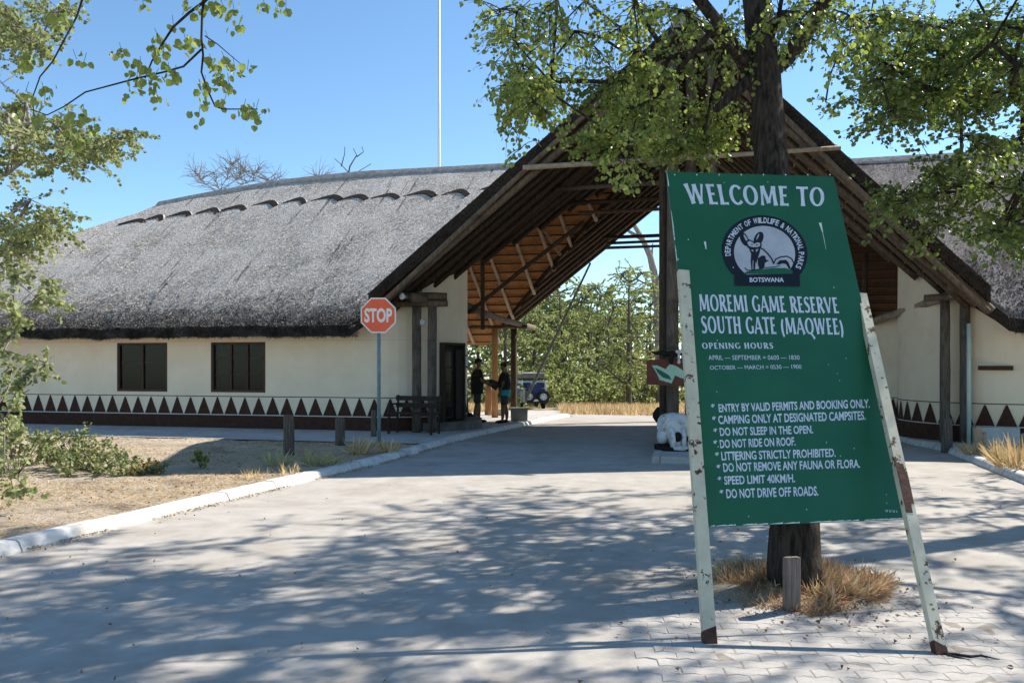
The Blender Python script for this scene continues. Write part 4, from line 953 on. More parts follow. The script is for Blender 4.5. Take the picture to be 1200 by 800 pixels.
# ------------------------------------------------------------------ people
def skinmesh(name, V, E, Rr, m, parent, sub=1, root=0):
    me = bpy.data.meshes.new(name); me.from_pydata(V, E, []); me.materials.append(m); o = link(bpy.data.objects.new(name, me)); o.parent = parent
    md = o.modifiers.new('skin', 'SKIN'); md.use_smooth_shade = True
    for i, r in enumerate(Rr):
        d = me.skin_vertices[0].data[i]; d.radius = (r, r) if not hasattr(r, '__len__') else r; d.use_root = (i == root)
    if sub: s_ = o.modifiers.new('sub', 'SUBSURF'); s_.levels = sub; s_.render_levels = sub
    return o
def chain(V, E, Rr, start, pts, rad):
    p = start
    for q, r in zip(pts, rad): V.append(q); Rr.append(r); E.append((p, len(V)-1)); p = len(V)-1
    return p
def person(loc, rz, label, H, arms, top, shorts, shoes, cap_on, shirtless=False, bend=.0, grp=None):
    t = thing('person', label, 'person', loc, rz, grp); k = H/1.75; S3 = lambda *p: (p[0]*k, p[1]*k, p[2]*k)
    V = [S3(0, 0, .93)]; E = []; Rr = [(.125*k, .15*k)]
    ch = chain(V, E, Rr, 0, [S3(.01, 0, 1.10), S3(.0+bend, 0, 1.28), S3(-.005+bend, 0, 1.42)], [(.12*k, .16*k), (.13*k, .185*k), (.085*k, .135*k)])
    nk = chain(V, E, Rr, ch, [S3(.015+bend, 0, 1.50)], [.055*k])
    hd = chain(V, E, Rr, nk, [S3(.035+bend, 0, 1.575), S3(.03+bend, 0, 1.66), S3(.02+bend, 0, 1.715)], [(.075*k, .065*k), (.095*k, .078*k), (.06*k, .05*k)])
    feet = []
    for sd, (lx_, off) in zip((1, -1), ((.06, .0), (-.05, 0))):
        f = chain(V, E, Rr, 0, [S3(.0, .09*sd, .86), S3(lx_*.4+.02, .10*sd, .50), S3(lx_*.9-.01, .105*sd, .28), S3(lx_, .11*sd, .09), S3(lx_+.07, .115*sd, .045), S3(lx_+.16, .12*sd, .035)], [.105*k, .07*k, .066*k, .038*k, .04*k, .03*k]); feet.append(lx_)
    hands = []
    for sd, (el, ha) in zip((1, -1), arms):
        sh = S3(-.005+bend, .185*sd, 1.40); el = S3(*el); ha = S3(*ha)
        h = chain(V, E, Rr, ch, [sh, el, ha], [.05*k, .040*k, .027*k]); d = (Vector(ha)-Vector(el)).normalized(); up = Vector((0, 0, 1))-d*d.z; up.normalize(); sidev = d.cross(up)
        pm = Vector(ha)+d*.05*k; ph_ = chain(V, E, Rr, h, [tuple(pm)], [.030*k])
        for q, (ln, sp) in enumerate(((.075, -.026), (.085, -.009), (.08, .009), (.062, .026))):
            f0 = pm+d*.035*k+up*sp*k; chain(V, E, Rr, ph_, [tuple(f0), tuple(f0+d*ln*.5*k), tuple(f0+d*ln*.85*k+sidev*.02*k*sd)], [.010*k, .009*k, .008*k])
        chain(V, E, Rr, ph_, [tuple(pm-up*.035*k-d*.01), tuple(pm-up*.055*k+d*.03*k)], [.011*k, .009*k]); hands.append(pm)
    body = skinmesh('body', V, E, Rr, M('skin'), t, 1)
    # face: nose, ears, eyes, mouth
    hx = .03+bend; F_ = MB(); F_.tube([S3(hx+.09, 0, 1.655), S3(hx+.118, 0, 1.628), S3(hx+.095, 0, 1.618)], [.008, .014, .008], 5); F_.sphere(S3(hx-.005, .08, 1.64), (.015, .01, .03)).sphere(S3(hx-.005, -.08, 1.64), (.015, .01, .03)); F_.build('face', M('skin'), body, smooth=True)
    F_ = MB(); F_.sphere(S3(hx+.082, .03, 1.66), .009).sphere(S3(hx+.082, -.03, 1.66), .009).box(S3(hx+.09, 0, 1.59), (.01, .045, .006)); F_.build('eyes_and_mouth', M('bone_dark'), body)
    Hh = MB(); Hh.sphere(S3(hx-.012, 0, 1.685), (.105*k, .088*k, .085*k), f=lambda d: 1 if d.z > -.2 or d.x < -.3 else .8); Hh.build('hair', M('cloth_black'), body, smooth=True)
    if cap_on:
        Cc = MB(); Cc.sphere(S3(hx, 0, 1.70), (.112*k, .094*k, .082*k), f=lambda d: 1 if d.z > -.05 else .75); cp = Cc.build('cap', M('cloth_black'), t, smooth=True)
        Cc = MB(); Cc.add([S3(hx+.08, -.07, 1.705), S3(hx+.17, -.055, 1.69), S3(hx+.19, 0, 1.692), S3(hx+.17, .055, 1.69), S3(hx+.08, .07, 1.705), S3(hx+.08, -.07, 1.69), S3(hx+.17, -.055, 1.678), S3(hx+.19, 0, 1.68), S3(hx+.17, .055, 1.678), S3(hx+.08, .07, 1.69)], [(0, 1, 2, 3, 4), (9, 8, 7, 6, 5), (0, 5, 6, 1), (1, 6, 7, 2), (2, 7, 8, 3), (3, 8, 9, 4)]); Cc.build('peak', M('cloth_black'), cp)
    # shirt and shorts: open-ended garments over the body
    if top:
        V = [S3(0, 0, .80)]; E = []; Rr = [(.165*k, .195*k)]
        c2 = chain(V, E, Rr, 0, [S3(.005, 0, 1.10), S3(bend, 0, 1.28), S3(bend-.005, 0, 1.425)], [(.165*k, .20*k), (.16*k, .21*k), (.095*k, .145*k)])
        for sd, (el, ha) in zip((1, -1), arms):
            e = Vector(S3(*el)); s0 = Vector(S3(-.005+bend, .19*sd, 1.395)); chain(V, E, Rr, c2, [tuple(s0), tuple(s0.lerp(e, .75))], [.068*k, .062*k])
        shp = skinmesh('shirt', V, E, Rr, M(top), t, 1); n = 20; lo_ = .80 if cap_on else .97; rg = [(lo_, .178), (lo_+.12, .172), (1.16, .158), (1.26, .15)]; hm = MB()
        hm.add([(math.cos(2*math.pi*i/n)*r*k*(.96+.05*math.sin(3*i))+bend*(z-.8), math.sin(2*math.pi*i/n)*r*1.2*k, z*k) for z, r in rg for i in range(n)], [(a*n+i, a*n+(i+1) % n, (a+1)*n+(i+1) % n, (a+1)*n+i) for a in range(3) for i in range(n)]); hm.build('shirt_hem', M(top), shp, smooth=True)
    V = [S3(0, 0, .97)]; E = []; Rr = [(.135*k, .165*k)]; c3 = chain(V, E, Rr, 0, [S3(0, 0, .88)], [(.14*k, .17*k)])
    for sd, lx_ in zip((1, -1), (.06, -.05)): chain(V, E, Rr, c3, [S3(.005, .09*sd, .78), S3(lx_*.4+.015, .10*sd, .50)], [.115*k, .10*k])
    so_ = skinmesh('shorts', V, E, Rr, M(shorts[0]), t, 1)
    if len(shorts) > 1:
        bandm = MB(); prof = []
        n = 20
        bandm.add([(math.cos(2*math.pi*i/n)*r*k, math.sin(2*math.pi*i/n)*r*1.22*k, z*k) for z, r in ((1.02, .152), (.94, .164), (.80, .172)) for i in range(n)], [(a*n+i, a*n+(i+1) % n, (a+1)*n+(i+1) % n, (a+1)*n+i) for a in range(2) for i in range(n)])
        bandm.build('bright_panel', M(shorts[1]), so_, smooth=True)
    for sd, lx_ in zip((1, -1), (.06, -.05)):
        Sh = MB(); Sh.sphere(S3(lx_+.075, .118*sd, .04), (.145*k, .055*k, .05*k), f=lambda d: 1 if d.z > -.3 else .9); Sh.build('shoe', M(shoes), t, smooth=True)
    return t
b1 = L(5.75, 4.2, 0); p1 = Vector(((559-600)/1000*22.8, 22.8, .02)); p2 = Vector(((591.5-600)/1000*22.8, 22.75, .02))
PG = 'men talking under the gate'
person(p1, R(5), 'person in dark cap, loose dark shirt and shorts, holding a dark folder out', 1.70, [((.14, .24, 1.16), (.36, .12, 1.14)), ((.12, -.24, 1.14), (.34, -.10, 1.06))], 'cloth_black', ('cloth_grey',), 'cloth_black', True, bend=.01, grp=PG)
person(p2, R(176), 'person without a cap in dark top and black shorts with a turquoise panel', 1.60, [((.03, .24, 1.13), (.12, .20, .92)), ((-.01, -.25, 1.12), (.08, -.22, .90))], 'cloth_black', ('cloth_grey', 'cloth_teal'), 'cloth_black', False, bend=.02, grp=PG)
B = MB(); B.box((0, 0, 0), (.26, .02, .19), rot=Matrix.Rotation(R(-25), 3, 'X') @ Matrix.Rotation(R(20), 3, 'Y')).box((.02, .01, -.06), (.22, .03, .16), rot=Matrix.Rotation(R(35), 3, 'Y')); o = B.build('papers', M('cloth_grey')); o.location = p1+Vector((.44, .02, 1.05)); tag(o, 'dark folder of papers held out by the man in the cap', 'papers')
B = MB(); B.sphere((0, 0, .13), (.13, .10, .14), f=lambda d: 1+.12*math.sin(5*d.x+3*d.z)).tube([(-.06, 0, .22), (0, 0, .33), (.06, 0, .22)], .012, 5); o = B.build('dark_bag', M('cloth_black'), smooth=True); o.location = Vector(((550.5-600)/1000*22.2, 22.2, .065)); tag(o, 'small dark bag on the ground at the heels of the man in the cap', 'bag')

# ------------------------------------------------------------------ elephant skull on the island
b = L(11.75, -2.35, .105); b = Vector((.1905*14.9, 14.9, .105))
sk = thing('elephant_skull', 'big white elephant skull resting on the island at the foot of the central posts', 'skull', b, .15)
bm = bmesh.new()
def bs(c, r): 
    bmesh.ops.create_icosphere(bm, subdivisions=3, radius=1, matrix=Matrix.Translation(c) @ Matrix.Diagonal((*r, 1)))
bs((-.0, .08, .40), (.29, .25, .24)); bs((-.13, .05, .44), (.16, .2, .19)); bs((.13, .05, .44), (.16, .2, .19)); bs((0, -.02, .26), (.15, .2, .2)); bs((-.2, .08, .22), (.08, .18, .14)); bs((.2, .08, .22), (.08, .18, .14))
bs((0, -.10, .12), (.12, .12, .12)); bs((0, .16, .16), (.2, .14, .14))
me = bpy.data.meshes.new('cranium'); bm.to_mesh(me); bm.free(); me.materials.append(M('bone')); o = link(bpy.data.objects.new('cranium', me)); o.parent = sk
rm = o.modifiers.new('rm', 'REMESH'); rm.mode = 'VOXEL'; rm.voxel_size = .013; rm.use_smooth_shade = True; smd = o.modifiers.new('s', 'SMOOTH'); smd.iterations = 3
for x, q_ in ((-.105, .0), (.085, .02)):
    MB().tube([(x*1.25, -.13, .40), (x*1.02, -.215, .30), (x*.95, -.245, .17), (x*1.1, -.25, .06)], [.03, .04, .036, .045], 9, noise=.05).build('tusk_sheath', M('bone'), sk, smooth=True)
MB().sphere((.01, -.28, .045), (.15, .085, .045), f=lambda d: 1+.07*math.sin(7*d.x+3*d.y)).build('jaw', M('bone'), sk, smooth=True)
B = MB(); B.sphere((-.01, -.205, .235), (.066, .05, .09)); B.build('nose_hollow', M('bone_dark'), sk, smooth=True)
MB().sphere((.235, -.085, .20), (.05, .07, .07)).build('eye_socket', M('bone_dark'), sk, smooth=True)
B = MB(); B.tube([(-.32, -.05, .03), (-.2, -.22, .03), (0, -.3, .025), (.25, -.26, .03)], [.03, .045, .04, .03], 7, noise=.2); B.tube([(-.34, .05, .04), (-.2, .0, .06), (.1, .02, .05)], [.05, .06, .05], 7, noise=.2); o = B.build('dark_rubble', M('bone_dark'), smooth=True); o.location = b; tag(o, 'dark stones and root pieces under the white elephant skull', 'stones')
o = MB().sphere((0, 0, .16), (.15, .15, .17), f=lambda d: 1+.06*math.sin(6*d.x)*math.cos(5*d.z)).build('dark_pot', M('bone_dark'), smooth=True); o.location = L(11.0, .5, .10); o.location = Vector((.1735*16.9, 16.9, .42)); tag(o, 'dark rounded animal skull fixed low on the left side of the central posts', 'skull')
# map board on the posts
b = Vector((.1855*15.7, 15.7, 1.45)); d = b.y
mbd = thing('map_board', 'small brown board with a pale green map shape fixed to the central posts', 'sign', b)
def q2(px, py, y=0): p = PX(px, py, d); return (p.x-b.x, y, p.z-b.z)
pts = [(758, 421.5), (818, 419), (818, 453), (758, 450.5)]
B = MB(); B.add([q2(*p, 0) for p in pts]+[q2(*p, .03) for p in pts], [(3, 2, 1, 0), (4, 5, 6, 7), (0, 1, 5, 4), (1, 2, 6, 5), (2, 3, 7, 6), (3, 0, 4, 7)]); B.build('board', M('board_brown'), mbd)
def z5(x, y): return 740+x/5, 380+y/5
B = MB(); B.add([q2(*z5(x, y), -.004) for x, y in ((120, 240), (150, 240), (200, 262), (225, 232), (265, 245), (290, 262), (330, 290), (330, 325), (285, 312), (255, 298), (235, 345), (165, 325), (150, 290))], [tuple(range(13))]); B.build('map_shape', M('map_green'), mbd)
B = MB(); B.add([q2(*z5(x, y), -.007) for x, y in ((135, 252), (170, 268), (220, 298), (235, 325), (185, 312), (155, 285))], [tuple(range(6))]); B.build('map_area', M('map_dark'), mbd)
hs_ = thing('horned_skull', 'dark horned animal skull mounted above the brown map board', 'skull', b+Vector((0, -.05, .10)))
B = MB(); B.sphere((.02, 0, .22), (.08, .09, .07)).sphere((.0, -.04, .13), (.045, .05, .1)); B.build('skull', M('bone_dark'), hs_, smooth=True)
for sd, ex in ((-1, -.36), (1, .2)): MB().tube([(.02+.06*sd, 0, .22), (.02+.18*sd, 0, .25), (ex*.8, 0, .24), (ex, 0, .27)], [.05, .045, .03, .008], 8).build('horn', M('bone_dark'), hs_, smooth=True)
B = MB(); B.tube([(0, 0, -.07), (0, 0, .09)], [.026, .022], 8).sphere((-.03, 0, .11), .034).sphere((.03, 0, .11), .034).sphere((0, 0, -.08), .034); o = B.build('bone', M('bone'), smooth=True); o.location = PX(795.5, 419, 15.6); tag(o, 'white knobbed bone hung upright beside the brown map board', 'bone')

# ------------------------------------------------------------------ four-wheel drive seen from behind
b = Vector((.0255*46, 46, gz(1.1, 46)-.01)); b.z = -.86
fd = thing('parked_car', 'blue and white off-road car with roof load and spare wheels behind, beyond the gate', 'car', b, .12)
def cb(nm, c, d, m, par=fd, tp=1, bv=.03): o = MB().box(c, d, taper=tp).build(nm, M(m), par); bevel(o, bv); return o
body = cb('body', (0, 2.0, .85), (1.62, 4.2, .75), 'truck_blue', bv=.08); cb('cabin', (0, 1.6, 1.45), (1.56, 3.0, .52), 'truck_white', tp=.93, bv=.06)
cb('bonnet', (0, 4.2, .95), (1.4, 1.0, .5), 'truck_white')
for x in (-.42, .42): cb('rear_window', (x, .07, 1.45), (.5, .03, .32), 'glass', bv=.01)
cb('rear_door', (0, -.115, 1.0), (.9, .02, 1.0), 'truck_blue', bv=.01)
for x in (-.71, .71): cb('rear_pillar', (x, -.10, 1.2), (.09, .05, 1.1), 'truck_white', bv=.01)
for x in (-.7, .7): MB().box((x, -.13, .75), (.1, .03, .22)).build('tail_lamp', M('red_lamp'), fd)
cb('bumper', (0, -.22, .48), (1.62, .16, .16), 'tyre'); cb('number_plate', (0, -.31, .55), (.5, .015, .12), 'sign_paint', bv=.004)
def wheel(c, ax, r, nm):
    B = MB(); C = Vector(c); A = Vector(ax); 
    prof = [(-.1, r*.55), (-.11, r*.9), (-.07, r), (.07, r), (.11, r*.9), (.1, r*.55)]; n = 20; e1 = Vector((0, 0, 1)); e2 = A.cross(e1)
    vs = [C+A*p+(e1*math.cos(2*math.pi*i/n)+e2*math.sin(2*math.pi*i/n))*q for p, q in prof for i in range(n)]; B.add(vs, [(a*n+i, a*n+(i+1) % n, (a+1)*n+(i+1) % n, (a+1)*n+i) for a in range(5) for i in range(n)]); w_ = B.build(nm, M('tyre'), fd, smooth=True)
    B = MB(); vs = []
    for p, q in ((-.085, r*.62), (-.05, r*.45), (-.075, r*.16), (-.075, 0.001)): vs += [C+A*p+(e1*math.cos(2*math.pi*i/n)+e2*math.sin(2*math.pi*i/n))*q for i in range(n)]
    B.add(vs, [(a*n+i, a*n+(i+1) % n, (a+1)*n+(i+1) % n, (a+1)*n+i) for a in range(3) for i in range(n)]); B.build('rim', M('truck_white'), w_, smooth=True)
    for k in range(5): a = 2*math.pi*k/5; MB().sphere(C-A*.066+(e1*math.cos(a)+e2*math.sin(a))*r*.33, (r*.07,)*3, seg=6, ring=4).build('rim_hole', M('bone_dark'), w_)
wheel((-.31, -.28, .78), (0, 1, 0), .37, 'spare_wheel'); wheel((.54, -.28, .76), (0, 1, 0), .38, 'spare_wheel'); fd.scale = (.9, .9, .9)
for x in (-.68, .68):
    for y in (.7, 3.5): wheel((x, y, .37), (1 if x < 0 else -1, 0, 0), .37, 'wheel')
cb('roof_rack', (0, 1.6, 1.80), (1.5, 2.9, .05), 'tyre', bv=.01); cb('roof_load', (-.05, 1.4, 1.98), (1.45, 2.4, .30), 'canvas', bv=.06); cb('load_lid', (.12, 1.3, 2.16), (1.2, 2.2, .05), 'truck_white', bv=.02)
for x in (-.85, .85): cb('wing_mirror', (x*1.1, 3.2, 1.35), (.18, .06, .22), 'truck_white')
# lattice of a small trailer frame left of the car
# ------------------------------------------------------------------ radio mast behind the roof
o = MB().tube([(0, 0, -1), (0, 0, 8), (0, 0, 17.5)], [.07, .06, .045], 8).build('radio_mast', M('mast'), smooth=True); o.location = (-.0855*32, 32, 0); tag(o, 'thin pale radio mast rising behind the thatched ridge', 'mast')
# ------------------------------------------------------------------ TREES
CAMV = np.array([0, 0, CAMH])
class Tree:
    def __init__(s, name, label, base, trunk, seed, cat='tree', grp=None, mbark='bark'):
        s.r = np.random.default_rng(seed); s.rr = random.Random(seed)
        s.t = thing(name, label, cat, base, 0, grp); s.base = Vector(base); s.bark = M(mbark)
        s.nodes = [Vector(p) for p, _ in trunk]; s.rad = [r for _, r in trunk]; s.par = [i-1 for i in range(len(trunk))]; s.ntr = len(trunk); s.trunk = trunk
        s.C = []; s.D = []; s.tw = MB()
    def build_trunk(s, n=14):
        B = MB(); pts = []; rs = []
        P = [Vector(p) for p, _ in s.trunk]; 
        for i in range(len(P)-1):
            for k in range(4): a = k/4; pts.append(P[i].lerp(P[i+1], a)+Vector((s.rr.uniform(-1, 1), s.rr.uniform(-1, 1), 0))*s.rad[i]*.05); rs.append(s.rad[i]*(1-a)+s.rad[i+1]*a)
        pts.append(P[-1]); rs.append(s.rad[-1]); B.tube(pts, rs, n, noise=.05); return B.build('trunk', s.bark, s.t, world=True, smooth=True)
    def connect(s, targets, minr=.008, from_i=1, seg=.5, wig=.12, gain=.020, cap=.3):
        """grow limbs: each target joins the nearest node already there"""
        order = sorted(range(len(targets)), key=lambda i: min((targets[i]-s.nodes[j]).length for j in range(from_i, s.ntr)))
        own = len(s.nodes); ends = []; lo = from_i
        for i in order:
            t = targets[i]; best = min(range(lo, len(s.nodes)), key=lambda j: (t-s.nodes[j]).length+.25*max(0, s.nodes[j].z-t.z))
            a = s.nodes[best]; d = t-a; n = max(1, int(d.length/seg)); p = best
            for k in range(1, n+1):
                q = a+d*(k/n)
                if k < n: q += Vector((s.rr.gauss(0, 1), s.rr.gauss(0, 1), s.rr.gauss(0, 1)))*wig*min(1, d.length*.3)+Vector((0, 0, .10*d.length*math.sin(math.pi*k/n)))
                s.nodes.append(q); s.par.append(p); s.rad.append(0); p = len(s.nodes)-1
            ends.append(p)
        cnt = [0]*len(s.nodes)
        for e in ends:
            p = e
            while p >= s.ntr: cnt[p] += 1; p = s.par[p]
        for i in range(s.ntr, len(s.nodes)): s.rad[i] = min(cap, max(minr, gain*math.sqrt(cnt[i])))
        s.limbs = MB(); kids = {}
        for i in range(s.ntr, len(s.nodes)): kids.setdefault(s.par[i], []).append(i)
        def run(p, c):   # follow the thickest child
            ch = [p]; 
            while True:
                ch.append(c); k = kids.get(c, [])
                if not k: break
                k = sorted(k, key=lambda q: -s.rad[q])
                for q in k[1:]: run(c, q)
                c = k[0]
            rs = [s.rad[ch[1]]*1.15]+[s.rad[x] for x in ch[1:]]; big = rs[0] > .03
            s.limbs.tube([s.nodes[x] for x in ch], rs, 8 if big else 5, noise=.06 if big else 0)
        import sys; sys.setrecursionlimit(5000)
        for p in list(range(s.ntr)):
            for c in kids.get(p, []): run(p, c)
        return ends
    def twigs(s, c, rad, nt, nl, droop=.5, tr=.004, spread=1.0, flat=1.0):
        for _ in range(nt):
            d = Vector((s.rr.gauss(0, 1)*spread, s.rr.gauss(0, 1)*spread, s.rr.gauss(0, 1)*flat-.1)).normalized(); ln = rad*s.rr.uniform(.55, 1.15); pts = [c]; p = c.copy(); n = 4
            for k in range(n):
                d = (d+Vector((s.rr.gauss(0, .18), s.rr.gauss(0, .18), -droop*.35+s.rr.gauss(0, .12)))).normalized(); p = p+d*ln/n; pts.append(p)
            s.tw.tube(pts, [tr*(1.5-1.2*i/n) for i in range(n+1)], 3, cap=False)
            for q in range(nl):
                u = s.rr.uniform(.12, 1)**.8*n; i = min(int(u), n-1); w_ = pts[i].lerp(pts[i+1], u-i)
                s.C.append((w_.x+s.rr.gauss(0, .02), w_.y+s.rr.gauss(0, .02), w_.z+s.rr.gauss(0, .02)))
                s.D.append((d.x+s.rr.gauss(0, .7), d.y+s.rr.gauss(0, .7), d.z*.5-droop*.8+s.rr.gauss(0, .5)))
    def finish(s, size, m, big=0, wid=1.05, var=.3, smooth=False):
        s.limbs.build('branches', s.bark, s.t, world=True, smooth=True) if getattr(s, 'limbs', None) and s.limbs.v else None
        if s.tw.v: o = s.tw.build('twigs', s.bark, s.t, world=True); o['kind'] = 'stuff'
        C = np.array(s.C); D = np.array(s.D); n = len(C); D /= np.linalg.norm(D, axis=1, keepdims=True)+1e-9
        Nn = s.r.normal(size=(n, 3)); Nn[:, 2] += .25; S = size*s.r.uniform(1-var, 1+var, n)
        if big:
            px = C[:, 0]/np.maximum(C[:, 1], .1)*1000+600; py = 426-(C[:, 2]-CAMH)/np.maximum(C[:, 1], .1)*1000
            vis = (C[:, 1] > .5) & (px > -5) & (px < 1205) & (py > -5) & (py < 800); key = np.where(vis, C[:, 1]/S, 1e9); od = np.argsort(key)[:big]; od = od[key[od] < 1e8]
        else: od = np.array([], int)
        keep = np.ones(n, bool); keep[od] = False
        me = leafmesh('crown', C[keep]-np.array(s.base), D[keep], Nn[keep], S[keep], wid, M(m)); cr = link(bpy.data.objects.new('crown', me)); cr.parent = s.t; cr['kind'] = 'stuff'
        if len(od):
            lms = []
            for _ in range(6):
                q = LEAF.copy(); q[:, 2] *= s.r.uniform(.3, 2); q[:, 0] *= s.r.uniform(.85, 1.2); lms.append(leafmesh('leaf', np.zeros((1, 3)), np.array([[0, 1., 0]]), np.array([[0, 0, 1.]]), np.ones(1), wid, M(m), q))
            for k, i in enumerate(od):
                d = Vector(D[i]).normalized(); z = Vector(Nn[i]); x = d.cross(z).normalized(); z = x.cross(d)
                e = Matrix((x, d, z)).transposed().to_euler()
                inst(lms[k % 6], 'leaf', tuple(C[i]-np.array(s.base)), parent=s.t, rot=tuple(e), scale=float(S[i]))
        print(s.t.name, 'leaves', n)
def V3(px, py, d): return PX(px, py, d)

# --- the tree behind the green board
tb = Vector((1.99, 5.98, 0))
trk = [((1.99, 5.98, -.15), .215), ((1.99, 5.98, .05), .19), ((1.99, 6.02, .5), .168), ((1.98, 6.25, 1.4), .155), ((2.03, 6.62, 2.6), .138), ((2.07, 6.85, 3.4), .128), ((2.06, 7.0, 4.1), .122), ((2.02, 7.2, 5.0), .112), ((1.90, 7.4, 6.2), .11), ((1.95, 7.5, 7.4), .07), ((2.0, 7.6, 8.6), .04)]
T = Tree('shade_tree', 'dark-barked tree standing right behind the green board, leafy branches hanging before the gate', tb, trk, 11)
T.build_trunk(16)
r = random.Random(3); tg = []
def region(n, pts, d0, d1, jit=10):
    for _ in range(n):
        x, y = r.choice(pts); tg.append(V3(x+r.uniform(-jit, jit), y+r.uniform(-jit, jit), r.uniform(d0, d1)))
# hanging mass left of the trunk
region(50, [(590, 8), (640, 10), (690, 15), (740, 20), (790, 25), (830, 30), (600, 35), (650, 45), (700, 50), (750, 60), (800, 70), (845, 60), (605, 70), (650, 85), (690, 85), (730, 95), (775, 105), (820, 115), (855, 120), (770, 130), (740, 130), (860, 90)], 6.3, 8.6, 16)
region(7, [(800, 150), (840, 150), (770, 150)], 7.2, 8.6, 10)
region(13, [(620, 115), (610, 95), (640, 110), (615, 150), (632, 140), (700, 150), (730, 165), (720, 160), (735, 175)], 5.8, 7.2, 9)
region(5, [(800, 172), (850, 168), (825, 165)], 7.4, 8.6, 5)
# sparse right side
region(10, [(920, 15), (950, 10), (975, 5), (990, 30), (960, 40), (935, 45), (1010, 40), (905, 5)], 5.5, 7.5, 12)
# the rest of the crown, above and beyond the frame
for _ in range(150):
    a = r.uniform(0, 2*math.pi); q = math.sqrt(r.random()); z = r.uniform(4.6, 8.8); k = 1-((z-6.2)/3.6)**2*.5
    x = 1.9+3.4*q*k*math.cos(a)+.3; y = 7.0+3.0*q*k*math.sin(a)
    py = 426-(z-1.6)/y*1000; px = 600+x/y*1000
    if py > -20 and (px < 575 or px > 880): continue
    if py > 60: continue
    tg.append(Vector((x, y, z)))
vis_ = T.connect(tg, .004, 5, .45, .12, .0048, .028)
for c in tg: T.twigs(c, .42 if c.z > 3.9 else .30, 9, 12 if c.z > 3.9 else 20, .75 if c.z > 3.7 else .4, .0035, flat=.6)
for (px, py, d, n_, rd) in ((610, 175, 6.2, 3, .2), (600, 150, 6.2, 3, .2), (729, 190, 5.8, 3, .16), (728, 215, 5.8, 2, .10), (735, 200, 5.8, 3, .12), (970, 85, 5.9, 2, .12), (966, 115, 5.9, 2, .10), (985, 60, 5.9, 3, .16), (920, 60, 5.9, 2, .2), (595, 30, 6, 3, .2), (580, 75, 6, 2, .14), (590, 100, 6, 2, .13)):
    T.twigs(V3(px, py, d), rd, n_, 8, 1.1, .003)
T.limbs.tube([V3(968, 118, 5.9), V3(972, 90, 5.9), V3(985, 58, 6), V3(978, 20, 6.2)], .006, 4); T.limbs.tube([V3(728, 225, 5.8), V3(734, 195, 5.8), V3(738, 170, 6), V3(745, 140, 6.2)], .005, 4)
# the two big limbs that fork at the trunk
T.limbs.tube([(1.97, 7.0, 3.95), (1.72, 6.9, 4.28), (1.40, 6.7, 4.55), (1.1, 6.6, 4.75), (.7, 6.4, 4.9), (.2, 6.1, 5.0)], [.06, .052, .045, .038, .03, .02], 10, noise=.05)
T.limbs.tube([(2.0, 6.95, 3.9), (2.25, 7.0, 4.1), (2.5, 6.9, 4.45), (2.75, 6.8, 5.0), (3.0, 6.7, 5.6)], [.085, .07, .06, .045, .03], 10, noise=.05)
T.limbs.tube([(2.04, 6.95, 4.0), (1.8, 6.85, 3.78), (1.62, 6.8, 3.62)], [.06, .045, .03], 8, noise=.05)
T.finish(.036, 'leaf', big=290)

# --- big tree to the right, trunk outside the picture
def tree_right():
    base = Vector((8.6, 10.2, .05)); trk = [((8.6, 10.2, -.2), .3), ((8.6, 10.2, .3), .25), ((8.5, 10.1, 2), .22), ((8.2, 9.9, 3.6), .19), ((7.9, 9.8, 5.2), .15), ((7.8, 9.7, 7.2), .08)]
    T = Tree('shade_tree', 'large dark leafy tree whose boughs hang in from the right over the thatched roof', base, trk, 21, mbark='bark'); T.build_trunk(12)
    tg = []; r = random.Random(5)
    def reg(n, pts, d0, d1, jit=12):
        for _ in range(n): x, y = r.choice(pts); tg.append(V3(x+r.uniform(-jit, jit), y+r.uniform(-jit, jit), r.uniform(d0, d1)))
    reg(75, [(1010, 20), (1040, 30), (1080, 20), (1120, 25), (1160, 20), (1200, 30), (1025, 60), (1060, 70), (1100, 65), (1150, 60), (1190, 75), (1060, 100), (1100, 100), (1140, 105), (1190, 110), (1080, 125), (1040, 120), (1120, 130), (1030, 95)], 7.6, 11.5)
    reg(38, [(1075, 255), (1110, 262), (1170, 268), (1195, 255), (1190, 165), (1160, 175), (1135, 190), (1100, 200), (1080, 215), (1120, 225), (1160, 215), (1195, 215), (1060, 235), (1090, 240), (1180, 240), (1150, 245), (1140, 155), (1110, 170)], 8.0, 10.5, 9)
    reg(7, [(1010, 130), (1045, 135), (995, 115), (1025, 148), (1050, 230), (1180, 262)], 8, 10, 6)
    reg(34, [(1040, 20), (1080, 30), (1120, 20), (1160, 35), (1200, 30), (1060, 60), (1100, 75), (1150, 70), (1190, 90), (1120, 110), (1080, 100), (1170, 120)], 11.5, 14.5)
    for _ in range(90):
        x, y, z = r.uniform(6.5, 12.5), r.uniform(11, 15.5), r.uniform(4.8, 8.6)
        if x/y*1000+600 > 1210 or 426-(z-1.6)/y*1000 < -20: tg.append(Vector((x, y, z)))
    for _ in range(240):
        a = r.uniform(0, 2*math.pi); q = math.sqrt(r.random()); z = r.uniform(3.8, 8.6); x = 7.6+5.4*q*math.cos(a); y = 9.3+4.2*q*math.sin(a); px = 600+x/y*1000; py = 426-(z-1.6)/y*1000
        if px < 1210 and py > -25: continue
        tg.append(Vector((x, y, z)))
    for _ in range(130):
        x, y, z = r.uniform(2.2, 7.6), r.uniform(7.6, 12), r.uniform(6.2, 8.8)
        if 426-(z-1.6)/y*1000 < -25: tg.append(Vector((x, y, z)))
    T.connect(tg, .005, 2, .55, .15, .006, .05)
    for c in tg: T.twigs(c, .50, 8, 17, .35, .004, flat=.45)
    T.finish(.047, 'leaf_dark', big=0)
tree_right()

